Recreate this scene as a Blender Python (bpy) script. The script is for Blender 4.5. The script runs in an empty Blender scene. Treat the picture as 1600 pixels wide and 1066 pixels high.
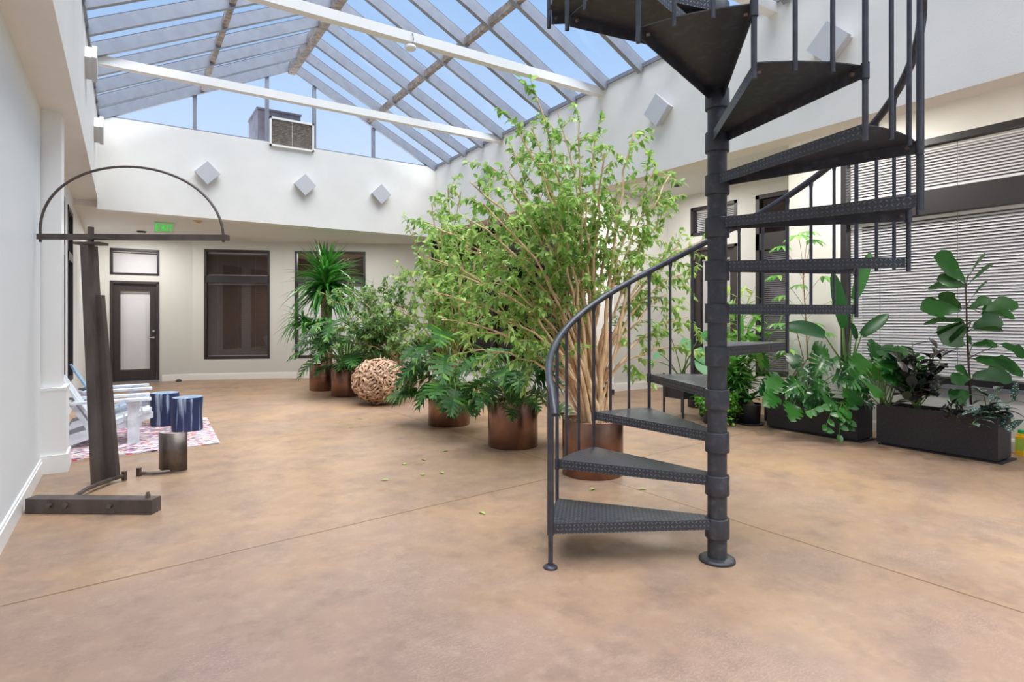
import bpy, math, random
from mathutils import Vector, Matrix
random.seed(11)
R_ = random.Random(5)
scene = bpy.context.scene
COL = scene.collection
V = Vector
pi = math.pi

# ------------------------------------------------------------------ camera figures
FPX, HORIZON, EYE = 917.0, 498.0, 1.37
YAW = math.atan(605 / 917.0)
SY, CY = math.sin(YAW), math.cos(YAW)

def at(px, py, dep):
    """world point seen at a picture position, dep metres ahead of the eye"""
    r = (px - 800) / FPX * dep
    return V((dep * SY + r * CY, dep * CY - r * SY, EYE + (HORIZON - py) / FPX * dep))

def at_floor(px, py, z=0.0):
    """world point at height z seen at a picture position"""
    p = at(px, py, FPX * (EYE - z) / (py - HORIZON)); return p

def lin(c):
    c = c / 255.0
    return c / 12.92 if c <= 0.04045 else ((c + 0.055) / 1.055) ** 2.4

def rgb(r, g, b):
    return (lin(r), lin(g), lin(b), 1.0)

# ------------------------------------------------------------------ materials
def mat(name, col, rough=0.5, metal=0.0, spec=0.5, noise=None, bump=None, trans=None, emit=None, island=None, back=None):
    """noise=(colour2, scale, lo, hi[, stretch]); bump=(scale, strength); island=(colour2) random per leaf"""
    m = bpy.data.materials.new(name)
    m.use_nodes = True
    nt = m.node_tree
    N, L = nt.nodes, nt.links
    b = N['Principled BSDF']
    out = N['Material Output']
    b.inputs['Base Color'].default_value = col
    b.inputs['Roughness'].default_value = rough
    b.inputs['Metallic'].default_value = metal
    b.inputs['Specular IOR Level'].default_value = spec
    sock = None
    tc = N.new('ShaderNodeTexCoord')
    if noise:
        st = noise[4] if len(noise) > 4 else (1, 1, 1)
        mp = N.new('ShaderNodeMapping')
        mp.inputs['Scale'].default_value = st
        L.new(tc.outputs['Object'], mp.inputs['Vector'])
        nz = N.new('ShaderNodeTexNoise')
        nz.inputs['Scale'].default_value = noise[1]
        nz.inputs['Detail'].default_value = 6
        L.new(mp.outputs[0], nz.inputs['Vector'])
        mr = N.new('ShaderNodeMapRange')
        mr.inputs['From Min'].default_value = noise[2]
        mr.inputs['From Max'].default_value = noise[3]
        L.new(nz.outputs['Fac'], mr.inputs['Value'])
        mx = N.new('ShaderNodeMix'); mx.data_type = 'RGBA'
        mx.inputs['A'].default_value = col
        mx.inputs['B'].default_value = noise[0]
        L.new(mr.outputs['Result'], mx.inputs['Factor'])
        sock = mx.outputs['Result']
    if island:
        g = N.new('ShaderNodeNewGeometry')
        cr = N.new('ShaderNodeValToRGB')
        e = cr.color_ramp.elements
        cols = [col] + list(island)
        e[0].color = cols[0]; e[0].position = 0
        e[1].color = cols[-1]; e[1].position = 1
        for i in range(1, len(cols) - 1):
            ne = e.new(i / (len(cols) - 1)); ne.color = cols[i]
        L.new(g.outputs['Random Per Island'], cr.inputs['Fac'])
        sock = cr.outputs['Color']
        if back:
            mx2 = N.new('ShaderNodeMix'); mx2.data_type = 'RGBA'
            mx2.inputs['B'].default_value = back
            L.new(g.outputs['Backfacing'], mx2.inputs['Factor'])
            L.new(sock, mx2.inputs['A'])
            sock = mx2.outputs['Result']
    if sock:
        L.new(sock, b.inputs['Base Color'])
    if bump:
        nb = N.new('ShaderNodeTexNoise')
        nb.inputs['Scale'].default_value = bump[0]
        nb.inputs['Detail'].default_value = 4
        L.new(tc.outputs['Object'], nb.inputs['Vector'])
        bp = N.new('ShaderNodeBump')
        bp.inputs['Strength'].default_value = bump[1]
        bp.inputs['Distance'].default_value = 0.01
        L.new(nb.outputs['Fac'], bp.inputs['Height'])
        L.new(bp.outputs[0], b.inputs['Normal'])
    if trans:
        t = N.new('ShaderNodeBsdfTranslucent')
        t.inputs['Color'].default_value = col
        if sock: L.new(sock, t.inputs['Color'])
        ms = N.new('ShaderNodeMixShader'); ms.inputs[0].default_value = trans
        L.new(b.outputs[0], ms.inputs[1]); L.new(t.outputs[0], ms.inputs[2])
        L.new(ms.outputs[0], out.inputs['Surface'])
    if emit:
        b.inputs['Emission Color'].default_value = emit[0]
        b.inputs['Emission Strength'].default_value = emit[1]
    return m

def glass_mat(name, tint, gloss=0.12, rough=0.0):
    m = bpy.data.materials.new(name); m.use_nodes = True
    N, L = m.node_tree.nodes, m.node_tree.links
    N.remove(N['Principled BSDF'])
    t = N.new('ShaderNodeBsdfTransparent'); t.inputs[0].default_value = tint
    g = N.new('ShaderNodeBsdfGlossy'); g.inputs['Roughness'].default_value = rough
    lw = N.new('ShaderNodeLayerWeight'); lw.inputs['Blend'].default_value = .5
    pw = N.new('ShaderNodeMath'); pw.operation = 'POWER'; pw.inputs[1].default_value = 5.0
    L.new(lw.outputs['Facing'], pw.inputs[0])
    ma = N.new('ShaderNodeMath'); ma.operation = 'MULTIPLY_ADD'
    ma.inputs[1].default_value = .5; ma.inputs[2].default_value = gloss
    L.new(pw.outputs[0], ma.inputs[0])
    ms = N.new('ShaderNodeMixShader')
    L.new(ma.outputs[0], ms.inputs[0]); L.new(t.outputs[0], ms.inputs[1]); L.new(g.outputs[0], ms.inputs[2])
    L.new(ms.outputs[0], N['Material Output'].inputs['Surface'])
    return m

# ------------------------------------------------------------------ mesh builder
class MB:
    def __init__(s):
        s.v = []; s.f = []; s.uv = []; s.mi = []; s.sm = []
        s.has_uv = False
    def face(s, pts, uv=None, mi=0, smooth=False):
        n = len(s.v)
        s.v.extend([tuple(p) for p in pts])
        s.f.append(tuple(range(n, n + len(pts))))
        s.mi.append(mi); s.sm.append(smooth)
        if uv is not None: s.has_uv = True
        s.uv.append(uv)
    def faces(s, pts, idx, mi=0, smooth=False):
        n = len(s.v)
        s.v.extend([tuple(p) for p in pts])
        for q in idx:
            s.f.append(tuple(n + i for i in q)); s.mi.append(mi); s.sm.append(smooth); s.uv.append(None)
    def hexa(s, p, mi=0):
        """eight corners: bottom loop 0-3, top loop 4-7"""
        s.faces(p, [(3, 2, 1, 0), (4, 5, 6, 7), (0, 1, 5, 4), (1, 2, 6, 5), (2, 3, 7, 6), (3, 0, 4, 7)], mi)
    def box(s, x0, x1, y0, y1, z0, z1, mi=0):
        s.hexa([(x0, y0, z0), (x1, y0, z0), (x1, y1, z0), (x0, y1, z0), (x0, y0, z1), (x1, y0, z1), (x1, y1, z1), (x0, y1, z1)], mi)
    def obox(s, c, ax, ay, az, mi=0):
        """box about c with half-axis vectors"""
        c, ax, ay, az = V(c), V(ax), V(ay), V(az)
        s.hexa([c - ax - ay - az, c + ax - ay - az, c + ax + ay - az, c - ax + ay - az,
                c - ax - ay + az, c + ax - ay + az, c + ax + ay + az, c - ax + ay + az], mi)
    def bar(s, a, b, w, h, up=(0, 0, 1), mi=0):
        a, b = V(a), V(b)
        d = (b - a).normalized(); side = d.cross(V(up)).normalized(); u = side.cross(d)
        s.obox((a + b) / 2, d * (b - a).length / 2, side * w / 2, u * h / 2, mi)
    def prism(s, poly, z0, z1, mi=0):
        n = len(poly)
        pts = [(x, y, z0) for x, y in poly] + [(x, y, z1) for x, y in poly]
        s.faces(pts, [tuple(range(n - 1, -1, -1)), tuple(range(n, 2 * n))] + [(i, (i + 1) % n, n + (i + 1) % n, n + i) for i in range(n)], mi)
    def tube(s, path, rad, n=8, caps=True, mi=0, smooth=True):
        path = [V(p) for p in path]
        if not hasattr(rad, '__len__'): rad = [rad] * len(path)
        rings = []; prev = None
        for i, p in enumerate(path):
            if i == 0: t = path[1] - p
            elif i == len(path) - 1: t = p - path[i - 1]
            else: t = path[i + 1] - path[i - 1]
            t = t.normalized() if t.length > 1e-9 else V((0, 0, 1))
            if prev is None:
                u = t.cross(V((0, 0, 1)))
                if u.length < 1e-3: u = t.cross(V((1, 0, 0)))
            else:
                u = prev - t * prev.dot(t)
                if u.length < 1e-6: u = t.cross(V((0.3, 0.5, 1)))
            u.normalize(); prev = u; w = t.cross(u)
            rings.append([p + (u * math.cos(2 * pi * k / n) + w * math.sin(2 * pi * k / n)) * rad[i] for k in range(n)])
        pts = [q for r in rings for q in r]
        idx = []
        for i in range(len(path) - 1):
            for k in range(n):
                a, b = i * n + k, i * n + (k + 1) % n
                idx.append((a, b, b + n, a + n))
        s.faces(pts, idx, mi, smooth)
        if caps:
            s.face(list(reversed(rings[0])), mi=mi); s.face(rings[-1], mi=mi)
    def cyl(s, x, y, z0, z1, r, n=24, mi=0, r1=None):
        s.tube([(x, y, z0), (x, y, z1)], [r, r if r1 is None else r1], n, True, mi)
    def lathe(s, prof, n=32, c=(0, 0, 0), mi=0, smooth=True):
        pts = []; idx = []
        for (r, z) in prof:
            for k in range(n):
                a = 2 * pi * k / n
                pts.append((c[0] + r * math.cos(a), c[1] + r * math.sin(a), c[2] + z))
        for i in range(len(prof) - 1):
            for k in range(n):
                a, b = i * n + k, i * n + (k + 1) % n
                idx.append((a, b, b + n, a + n))
        s.faces(pts, idx, mi, smooth)
    def build(s, name, mats, parent=None, loc=None):
        me = bpy.data.meshes.new(name)
        me.from_pydata(s.v, [], s.f)
        if not isinstance(mats, (list, tuple)): mats = [mats]
        for m in mats: me.materials.append(m)
        me.polygons.foreach_set('material_index', s.mi)
        me.polygons.foreach_set('use_smooth', s.sm)
        if s.has_uv:
            ul = me.uv_layers.new(name='UVMap')
            k = 0
            for fi, f in enumerate(s.f):
                u = s.uv[fi]
                for j in range(len(f)):
                    if u: ul.data[k].uv = u[j]
                    k += 1
        me.update()
        o = bpy.data.objects.new(name, me)
        COL.objects.link(o)
        if parent: o.parent = parent
        if loc is not None: o.location = loc
        return o

def tag(o, label=None, cat=None, group=None, kind=None):
    if label: o['label'] = label
    if cat: o['category'] = cat
    if group: o['group'] = group
    if kind: o['kind'] = kind
    return o

def thing(name, label, cat, loc=(0, 0, 0), rz=0.0, group=None, kind=None):
    o = bpy.data.objects.new(name, None)
    o.empty_display_size = 0.1
    COL.objects.link(o)
    o.location = loc; o.rotation_euler = (0, 0, rz)
    return tag(o, label, cat, group, kind)

def copy_tree(o, parent=None):
    kids = list(o.children)
    c = o.copy(); COL.objects.link(c)
    if parent: c.parent = parent
    for ch in kids: copy_tree(ch, c)
    return c

def structure(name, mb, m, label=None, cat=None):
    o = mb.build(name, m)
    o['kind'] = 'structure'
    if label: o['label'] = label
    if cat: o['category'] = cat
    return o

# ------------------------------------------------------------------ palette
M_white = mat('white_paint', rgb(234, 231, 225), 0.55, noise=(rgb(230, 227, 221), 3, .35, .65), bump=(60, .08))
M_left = mat('cool_white_paint', rgb(236, 239, 240), 0.6, bump=(80, .1))
M_beige = mat('warm_grey_paint', rgb(208, 207, 202), 0.6, bump=(80, .08))
M_ceil = mat('ceiling_paint', rgb(222, 221, 217), 0.75)
M_trim = mat('white_trim', rgb(242, 241, 238), 0.4)
M_alu = mat('grey_aluminium', rgb(150, 153, 162), 0.42, 0.35, noise=(rgb(142, 145, 155), 7, .4, .62, (1, 1, 1)))
M_gasket = mat('dark_gasket', rgb(52, 52, 58), 0.6)
M_bronze = mat('dark_bronze_frame', rgb(46, 42, 45), 0.42)
M_doorwood = mat('dark_door_paint', rgb(62, 55, 55), 0.45, noise=(rgb(54, 47, 47), 6, .4, .6, (8, 8, 1)))
M_skyglass = glass_mat('skylight_glass', (0.95, 0.97, 0.99, 1), 0.01)
M_glass = glass_mat('window_glass', (0.97, 0.97, 0.97, 1), 0.02)
M_darkglass = glass_mat('tinted_glass', (0.74, 0.73, 0.75, 1), 0.035)
M_blind = mat('blind_slat', rgb(246, 245, 248), 0.5, trans=.25)
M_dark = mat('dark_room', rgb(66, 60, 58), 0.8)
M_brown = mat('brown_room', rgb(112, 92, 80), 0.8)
M_black = mat('black_enamel', rgb(58, 59, 64), 0.42, 0.15, noise=(rgb(80, 81, 86), 22, .5, .75), bump=(150, .05))
M_blackpl = mat('black_planter', rgb(40, 40, 45), 0.5, noise=(rgb(54, 53, 58), 60, .45, .7), bump=(220, .12))
M_chrome = mat('satin_nickel', rgb(200, 200, 200), 0.25, 1.0)
M_soil = mat('potting_soil', rgb(70, 54, 42), 0.95, noise=(rgb(128, 102, 78), 40, .45, .7), bump=(60, .8))
M_bark_chip = mat('bark_chips', rgb(150, 118, 92), 0.9, noise=(rgb(92, 68, 50), 30, .4, .6), bump=(40, .8))
# ------------------------------------------------------------------ light levels
WORLD_STRENGTH = .9
SUN_ENERGY, SUN_ANGLE, SUN_DIR = 8.6, 70, (-.05, .24, -1.0)
ALCOVE_W, REAR_W = 46, 28
EXPOSURE = 0.28
# ================================================================== floor
def floor_material():
    m = bpy.data.materials.new('stained_concrete'); m.use_nodes = True
    N, L = m.node_tree.nodes, m.node_tree.links
    b = N['Principled BSDF']
    tc = N.new('ShaderNodeTexCoord')
    def noise(scale, det=5, vec=None, dist=0.0, rough=.55):
        n = N.new('ShaderNodeTexNoise'); n.inputs['Scale'].default_value = scale
        n.inputs['Detail'].default_value = det; n.inputs['Distortion'].default_value = dist
        n.inputs['Roughness'].default_value = rough
        L.new(vec or tc.outputs['Object'], n.inputs['Vector']); return n.outputs['Fac']
    def rng(s, a, b_, c=0., d=1.):
        r = N.new('ShaderNodeMapRange'); L.new(s, r.inputs['Value'])
        for k, v in zip(('From Min', 'From Max', 'To Min', 'To Max'), (a, b_, c, d)): r.inputs[k].default_value = v
        return r.outputs['Result']
    def mix(f, A, B, mode='MIX'):
        x = N.new('ShaderNodeMix'); x.data_type = 'RGBA'; x.blend_type = mode
        if hasattr(f, 'links'): L.new(f, x.inputs['Factor'])
        else: x.inputs['Factor'].default_value = f
        for s, q in (('A', A), ('B', B)):
            if hasattr(q, 'links'): L.new(q, x.inputs[s])
            else: x.inputs[s].default_value = q
        return x.outputs['Result']
    def mth(op, a, b_=None):
        q = N.new('ShaderNodeMath'); q.operation = op
        for i, z in enumerate((a, b_)):
            if z is None: continue
            if hasattr(z, 'links'): L.new(z, q.inputs[i])
            else: q.inputs[i].default_value = z
        return q.outputs[0]
    c = mix(rng(noise(.55, 4), .38, .62), FLOOR_A, FLOOR_B)
    def spot(x, y, r0, r1):
        vd = N.new('ShaderNodeVectorMath'); vd.operation = 'DISTANCE'; L.new(tc.outputs['Object'], vd.inputs[0]); vd.inputs[1].default_value = (x, y, 0)
        return rng(vd.outputs['Value'], r0, r1, 1, 0)
    c = mix(mth('MULTIPLY', mth('MAXIMUM', spot(.4, 1.9, .6, 3.0), mth('MULTIPLY', spot(2.6, .8, .3, 2.2), .7)), rng(noise(1.1, 5), .3, .6, .35, 1)), c, FLOOR_F)
    c = mix(rng(noise(1.5, 8, rough=.68), .46, .7, 0, .8), c, FLOOR_C)
    c = mix(rng(noise(3.2, 9, rough=.72), .50, .72, 0, .62), c, FLOOR_D)
    c = mix(rng(noise(9, 8, rough=.7), .5, .75, 0, .28), c, FLOOR_E)
    # trowel swirls: fine arcs
    w = N.new('ShaderNodeTexWave'); w.wave_type = 'RINGS'; w.inputs['Scale'].default_value = 16
    w.inputs['Distortion'].default_value = 14; w.inputs['Detail'].default_value = 3; w.inputs['Detail Scale'].default_value = 1.6
    L.new(tc.outputs['Object'], w.inputs['Vector'])
    sw = mth('MULTIPLY', rng(w.outputs['Fac'], .72, 1.0), rng(noise(1.1, 2), .48, .62))
    c = mix(mth('MULTIPLY', sw, .22), c, FLOOR_E)
    c = mix(rng(noise(38, 3), .62, .8, 0, .25), c, FLOOR_E)
    # saw-cut joints
    sep = N.new('ShaderNodeSeparateXYZ'); L.new(tc.outputs['Object'], sep.inputs[0])
    X, Y_ = sep.outputs[0], sep.outputs[1]
    d1 = mth('ABSOLUTE', mth('SUBTRACT', mth('SUBTRACT', Y_, 3.721), mth('MULTIPLY', X, .0985)))
    d2 = mth('ABSOLUTE', mth('SUBTRACT', mth('ADD', X, mth('MULTIPLY', Y_, .0275)), 3.52))
    d3 = mth('ABSOLUTE', mth('SUBTRACT', mth('SUBTRACT', Y_, 7.0), mth('MULTIPLY', X, .0985)))
    d = mth('MINIMUM', mth('MINIMUM', d1, d2), d3)
    j = rng(d, .005, .010, 1, 0)
    jl = rng(d, .008, .022, .35, 0)
    c = mix(jl, c, FLOOR_A)
    c = mix(mth('MULTIPLY', j, .8), c, rgb(104, 76, 54))
    L.new(c, b.inputs['Base Color'])
    L.new(rng(noise(2.2, 4), .3, .7, .34, .52), b.inputs['Roughness'])
    b.inputs['Specular IOR Level'].default_value = 0.42
    bp = N.new('ShaderNodeBump'); bp.inputs['Strength'].default_value = .12; bp.inputs['Distance'].default_value = .004
    hgt = mth('SUBTRACT', mth('ADD', noise(26, 4), mth('MULTIPLY', sw, .5)), mth('MULTIPLY', j, 3))
    L.new(hgt, bp.inputs['Height']); L.new(bp.outputs[0], b.inputs['Normal'])
    return m
FLOOR_A = rgb(166, 134, 103); FLOOR_B = rgb(151, 124, 102); FLOOR_C = rgb(132, 110, 98); FLOOR_D = rgb(104, 88, 81); FLOOR_E = rgb(188, 164, 140)
FLOOR_F = rgb(142, 118, 107)
mb = MB(); mb.box(-3.2, 12.2, -3.2, 18, -.12, 0)
structure('floor', mb, floor_material())

# ================================================================== walls
def wall(name, p0, p1, z0, z1, m, th=.16, side=1, holes=(), shift=0):
    """upright slab whose room face runs p0-p1 in plan; holes=(u0,u1,za,zb) along the run"""
    p0, p1 = V(p0).to_2d(), V(p1).to_2d()
    ln = (p1 - p0).length; d = (p1 - p0) / ln
    nrm = V((-d.y, d.x)) * side
    us = sorted({0, ln} | {h[0] for h in holes} | {h[1] for h in holes})
    zs = sorted({z0, z1} | {h[2] for h in holes} | {h[3] for h in holes})
    mb = MB()
    for u0, u1 in zip(us, us[1:]):
        for a, b in zip(zs, zs[1:]):
            um, zm = (u0 + u1) / 2, (a + b) / 2
            if any(h[0] < um < h[1] and h[2] < zm < h[3] for h in holes): continue
            q = [p0 + d * u0, p0 + d * u1, p0 + d * u1 + nrm * th, p0 + d * u0 + nrm * th]
            mb.hexa([(c.x, c.y, a) for c in q] + [(c.x, c.y, b) for c in q])
    return structure(name, mb, m)

def plan(p0, p1, u, off=0.0, side=1):
    p0, p1 = V(p0).to_2d(), V(p1).to_2d()
    d = (p1 - p0).normalized()
    return p0 + d * u + V((-d.y, d.x)) * side * off

def slab(mb, p0, p1, u0, u1, z0, z1, o0, o1, side=1, mi=0):
    """box on a wall run: u range, z range, offset range (positive = into the wall)"""
    q = [plan(p0, p1, u0, o0, side), plan(p0, p1, u1, o0, side), plan(p0, p1, u1, o1, side), plan(p0, p1, u0, o1, side)]
    mb.hexa([(c.x, c.y, z0) for c in q] + [(c.x, c.y, z1) for c in q], mi)

def window(name, p0, p1, u0, u1, z0, z1, side=1, fw=.05, rails=(), glass=None, mullions=(), inset=.02, dep=.08, gd=.06, frame_mat=None):
    root = thing(name, None, None, kind='structure')
    f = MB()
    slab(f, p0, p1, u0, u1, z0, z0 + fw, inset - .03, inset + dep, side)
    slab(f, p0, p1, u0, u1, z1 - fw, z1, inset - .03, inset + dep, side)
    slab(f, p0, p1, u0, u0 + fw, z0, z1, inset - .03, inset + dep, side)
    slab(f, p0, p1, u1 - fw, u1, z0, z1, inset - .03, inset + dep, side)
    for a, b in rails: slab(f, p0, p1, u0, u1, a, b, inset - .03, inset + dep, side)
    for a, b in mullions: slab(f, p0, p1, a, b, z0, z1, inset - .03, inset + dep, side)
    f.build('window_frame', frame_mat or M_bronze, root)
    g = MB(); slab(g, p0, p1, u0 + fw, u1 - fw, z0 + fw, z1 - fw, gd, gd + .006, side)
    g.build('glass', glass or M_glass, root)
    return root

def blinds(root_name, label, p0, p1, u0, u1, z0, z1, off, side=1, pitch=.034, tilt=40, width=.037, cords=(), m=None, group=None):
    t = thing(root_name, label, 'blind', group=group)
    s = MB(); n = int((z1 - z0 - .04) / pitch)
    a = math.radians(tilt); hw = width / 2
    for i in range(n):
        z = z0 + .03 + i * pitch
        A0, A1 = plan(p0, p1, u0, off - hw * math.cos(a), side), plan(p0, p1, u1, off - hw * math.cos(a), side)
        B0, B1 = plan(p0, p1, u0, off + hw * math.cos(a), side), plan(p0, p1, u1, off + hw * math.cos(a), side)
        za, zb = z - hw * math.sin(a), z + hw * math.sin(a)
        q = [(A0.x, A0.y, za), (A1.x, A1.y, za), (B1.x, B1.y, zb), (B0.x, B0.y, zb)]
        s.hexa([(x, y, zz) for x, y, zz in q] + [(x, y, zz + .0015) for x, y, zz in q])
    s.build('slats', m or M_blind, t)
    h = MB(); slab(h, p0, p1, u0, u1, z1 - .035, z1, off - .02, off + .02, side); h.build('head_rail', M_trim, t)
    h = MB(); slab(h, p0, p1, u0, u1, z0, z0 + .018, off - .014, off + .014, side); h.build('bottom_rail', M_trim, t)
    for c in cords:
        h = MB(); slab(h, p0, p1, c - .002, c + .002, z0, z1, off - .022, off - .018, side); h.build('cord', M_alu, t)
    return t

def baseboard(name, p0, p1, side=1, h=.13, th=.018, u0=0, u1=None):
    mb = MB(); ln = (V(p1).to_2d() - V(p0).to_2d()).length
    u1 = ln if u1 is None else u1
    slab(mb, p0, p1, u0, u1, .0, h - .02, -th, 0, side)
    slab(mb, p0, p1, u0, u1, h - .02, h, -th * .6, 0, side)
    return structure(name, mb, M_trim)

XL, XR, YF = -.35, 5.38, 11.0        # upper light-well faces
ZE, ZR, XM = 4.49, 5.93, 2.515       # eave, ridge

# left side
wall('wall_left', (-.62, -3), (-.62, 6.6), 0, 3.22, M_left, .2, 1)
LW0, LW1 = (-.66, 6.9), (-.66, 14.95)
wall('wall_left_rear', LW0, LW1, 0, 3.22, M_left, .16, 1, [(.75, 2.75, .46, 2.95), (3.25, 4.15, .46, 2.95)])
window('window_1', LW0, LW1, .75, 2.75, .46, 2.95, 1, .06, [(2.2, 2.32)], M_darkglass)
window('window_2', LW0, LW1, 3.25, 4.15, .46, 2.95, 1, .06, [(2.2, 2.32)], M_darkglass)
mb = MB(); mb.box(-.86, -.475, 6.62, 6.91, .74, 3.22); mb.box(-.86, -.44, 6.58, 6.95, .14, .74); mb.box(-.86, -.425, 6.56, 6.97, 0, .16); mb.box(-.86, -.435, 6.575, 6.955, .73, .755)
structure('trim_1', mb, M_trim)                      # white pilaster on its plinth
baseboard('baseboard_left', (-.62, -3), (-.62, 6.56), 1, .135)
# upper faces of the light well
mb = MB(); mb.box(-.84, XL, -3, 11.25, 3.22, ZE); structure('wall_upper_left', mb, M_white)
mb = MB(); mb.box(XR, XR + .25, -3, 14.0, 3.14, ZE); structure('wall_upper_right', mb, M_white)
mb = MB(); mb.box(XL, XR, YF, YF + .25, 3.05, ZE); structure('wall_upper_far', mb, M_white)
# rear: door wall, angled bay walls
D0, D1 = (-.82, 14.95), (1.26, 14.85)
wall('wall_far', D0, D1, 0, 3.25, M_beige, .16, 1, [(.56, 1.45, 0, 2.17), (.56, 1.45, 2.3, 2.86)])
B0, B1 = (1.26, 14.85), (3.04, 14.17)
wall('wall_far_angled', B0, B1, 0, 3.25, M_beige, .16, 1, [(.24, 1.62, .46, 2.93)])
C0, C1 = (3.04, 14.17), (5.75, 12.75)
wall('wall_far_right', C0, C1, 0, 3.14, M_beige, .16, 1, [(.26, 1.86, .46, 2.93)])
E0, E1 = (5.75, 12.75), (6.98, 8.15)
wall('wall_far_return', E0, E1, 0, 3.76, M_beige, .16, 1, [(.5, 4.4, .46, 3.3)])
baseboard('baseboard_far', D0, D1, 1, .14, u0=1.5)
baseboard('baseboard_far_angled', B0, B1, 1, .14)
baseboard('baseboard_far_right', C0, C1, 1, .14)
baseboard('baseboard_far_return', E0, E1, 1, .14)
# square white column and alcove on the right
mb = MB(); mb.box(6.88, 7.62, 8.1, 8.6, 0, 3.76); structure('wall_column', mb, M_trim)
mb = MB(); mb.box(6.86, 7.64, 8.08, 8.62, 0, .16); structure('baseboard_column', mb, M_trim)
G0, G1 = (7.62, 8.15), (9.22, 8.15)
wall('wall_alcove_left', G0, G1, 0, 3.76, M_beige, .16, 1)
baseboard('baseboard_alcove_left', G0, G1, 1, .15)
H0, H1 = (9.14, 8.15), (9.14, 4.63)
wall('wall_alcove_rear', H0, H1, 0, 3.76, M_beige, .16, 1, [(.58, 1.61, 0, 2.72), (.58, 1.61, 2.95, 3.5), (1.98, 3.3, .4, 3.5)])
window('window_3', H0, H1, 1.98, 3.3, .4, 3.5, 1, .07, [(2.55, 2.83)], M_darkglass)
window('window_4', H0, H1, .58, 1.61, 2.95, 3.5, 1, .06, [], M_glass)
I0, I1 = (9.3, 4.63), (7.765, 4.63)
wall('wall_alcove_right', I0, I1, 0, 3.76, M_beige, .14, 1)
J0, J1 = (7.6, 4.63), (7.6, -3)
wall('wall_right', J0, J1, 0, 3.76, M_white, .16, 1, [(.70, 6.76, .64, 3.41)])
window('window_5', J0, J1, .70, 6.76, .64, 3.41, 1, .07, [(2.56, 2.83)], M_glass, [(3.76, 3.83)], .03, .09, .05)
mb = MB(); slab(mb, J0, J1, .66, 6.8, .60, .64, -.035, .05, 1); structure('trim_2', mb, M_alu)
baseboard('baseboard_right', J0, J1, 1, .13)
for k, (a, b, z0, z1, nm) in enumerate((
        (.78, 3.75, .72, 2.55, 'large white venetian blind behind the lower right-hand window, plants in front of it'),
        (.78, 3.75, 2.84, 3.33, 'shallow white venetian blind in the transom above the large right-hand blind'),
        (3.84, 6.68, .72, 2.55, 'white venetian blind in the lower right-hand window, next pane toward the camera'),
        (3.84, 6.68, 2.84, 3.33, 'white transom blind of the right-hand window, next pane toward the camera'))):
    blinds('venetian_blind', nm, J0, J1, a, b, z0, z1, .1, 1, cords=[a + .35, a + 1.15, a + 1.75, a + 2.45])
blinds('venetian_blind', 'dim grey venetian blind in the tall narrow alcove window behind the stair', H0, H1, 2.06, 3.22, .48, 2.54, .12, 1)
blinds('venetian_blind', 'small pale blind in the transom over the alcove door', H0, H1, .65, 1.54, 3.0, 3.45, .1, 1)
blinds('venetian_blind', 'white blind in the transom above the far glazed door', D0, D1, .61, 1.4, 2.34, 2.82, .1, 1, tilt=72)
blinds('venetian_blind', 'closed white blind in the far window behind the dragon tree', C0, C1, .32, 1.8, .52, 2.18, .1, 1, tilt=74)
window('window_6', D0, D1, .56, 1.45, 2.3, 2.86, 1, .045, [], M_glass)
window('window_7', B0, B1, .24, 1.62, .46, 2.93, 1, .05, [(2.18, 2.34)], M_darkglass)
window('window_8', C0, C1, .26, 1.86, .46, 2.93, 1, .05, [(2.18, 2.34)], M_glass)
window('window_9', E0, E1, .5, 4.4, .46, 3.3, 1, .06, [(2.4, 2.6)], M_darkglass, [(2.4, 2.46)])

def door(name, p0, p1, u0, u1, z1, side, handle_u, glass, m=None):
    root = thing(name, None, None, kind='structure')
    m = m or M_doorwood
    f = MB()
    slab(f, p0, p1, u0, u0 + .055, 0, z1, -.012, .15, side); slab(f, p0, p1, u1 - .055, u1, 0, z1, -.012, .15, side)
    slab(f, p0, p1, u0, u1, z1 - .055, z1, -.012, .15, side)
    f.build('door_frame', m, root)
    a, b = u0 + .058, u1 - .058
    d = MB(); t = .12
    slab(d, p0, p1, a, a + t, .03, z1 - .06, .04, .085, side); slab(d, p0, p1, b - t, b, .03, z1 - .06, .04, .085, side)
    slab(d, p0, p1, a + t, b - t, .03, .26, .04, .085, side); slab(d, p0, p1, a + t, b - t, z1 - .2, z1 - .06, .04, .085, side)
    lf = d.build('door_leaf', m, root)
    g = MB(); slab(g, p0, p1, a + t, b - t, .26, z1 - .2, .058, .064, side); g.build('glass', glass, root)
    s = MB(); slab(s, p0, p1, u0 - .0, u1, 0, .035, -.05, .1, side); s.build('threshold', M_alu, root)
    hd = MB()
    c = plan(p0, p1, handle_u, .0, side); c2 = plan(p0, p1, handle_u, .04, side); c3 = plan(p0, p1, handle_u - .11 * (1 if handle_u > (u0 + u1) / 2 else -1), -.01, side)
    hd.tube([(c2.x, c2.y, .96), (c.x, c.y, .96)], .022, 12); hd.tube([(c.x, c.y, .96), (c3.x, c3.y, .955)], .009, 8)
    hd.tube([(c2.x, c2.y, 1.1), (c.x, c.y, 1.1)], .024, 12)
    hd.build('door_handle', M_chrome, lf)
    return root
door('door_1', D0, D1, .56, 1.45, 2.17, 1, 1.34, M_glass)
blinds('venetian_blind', 'closed white blind behind the glass of the far door', D0, D1, .74, 1.27, .28, 1.95, .12, 1, pitch=.03, tilt=76)
door('door_2', H0, H1, .58, 1.61, 2.72, 1, .72, M_glass)
blinds('venetian_blind', 'pale blind behind the glass of the alcove door beside the stair pole', H0, H1, .76, 1.43, .28, 2.5, .13, 1, pitch=.03, tilt=70)

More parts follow.
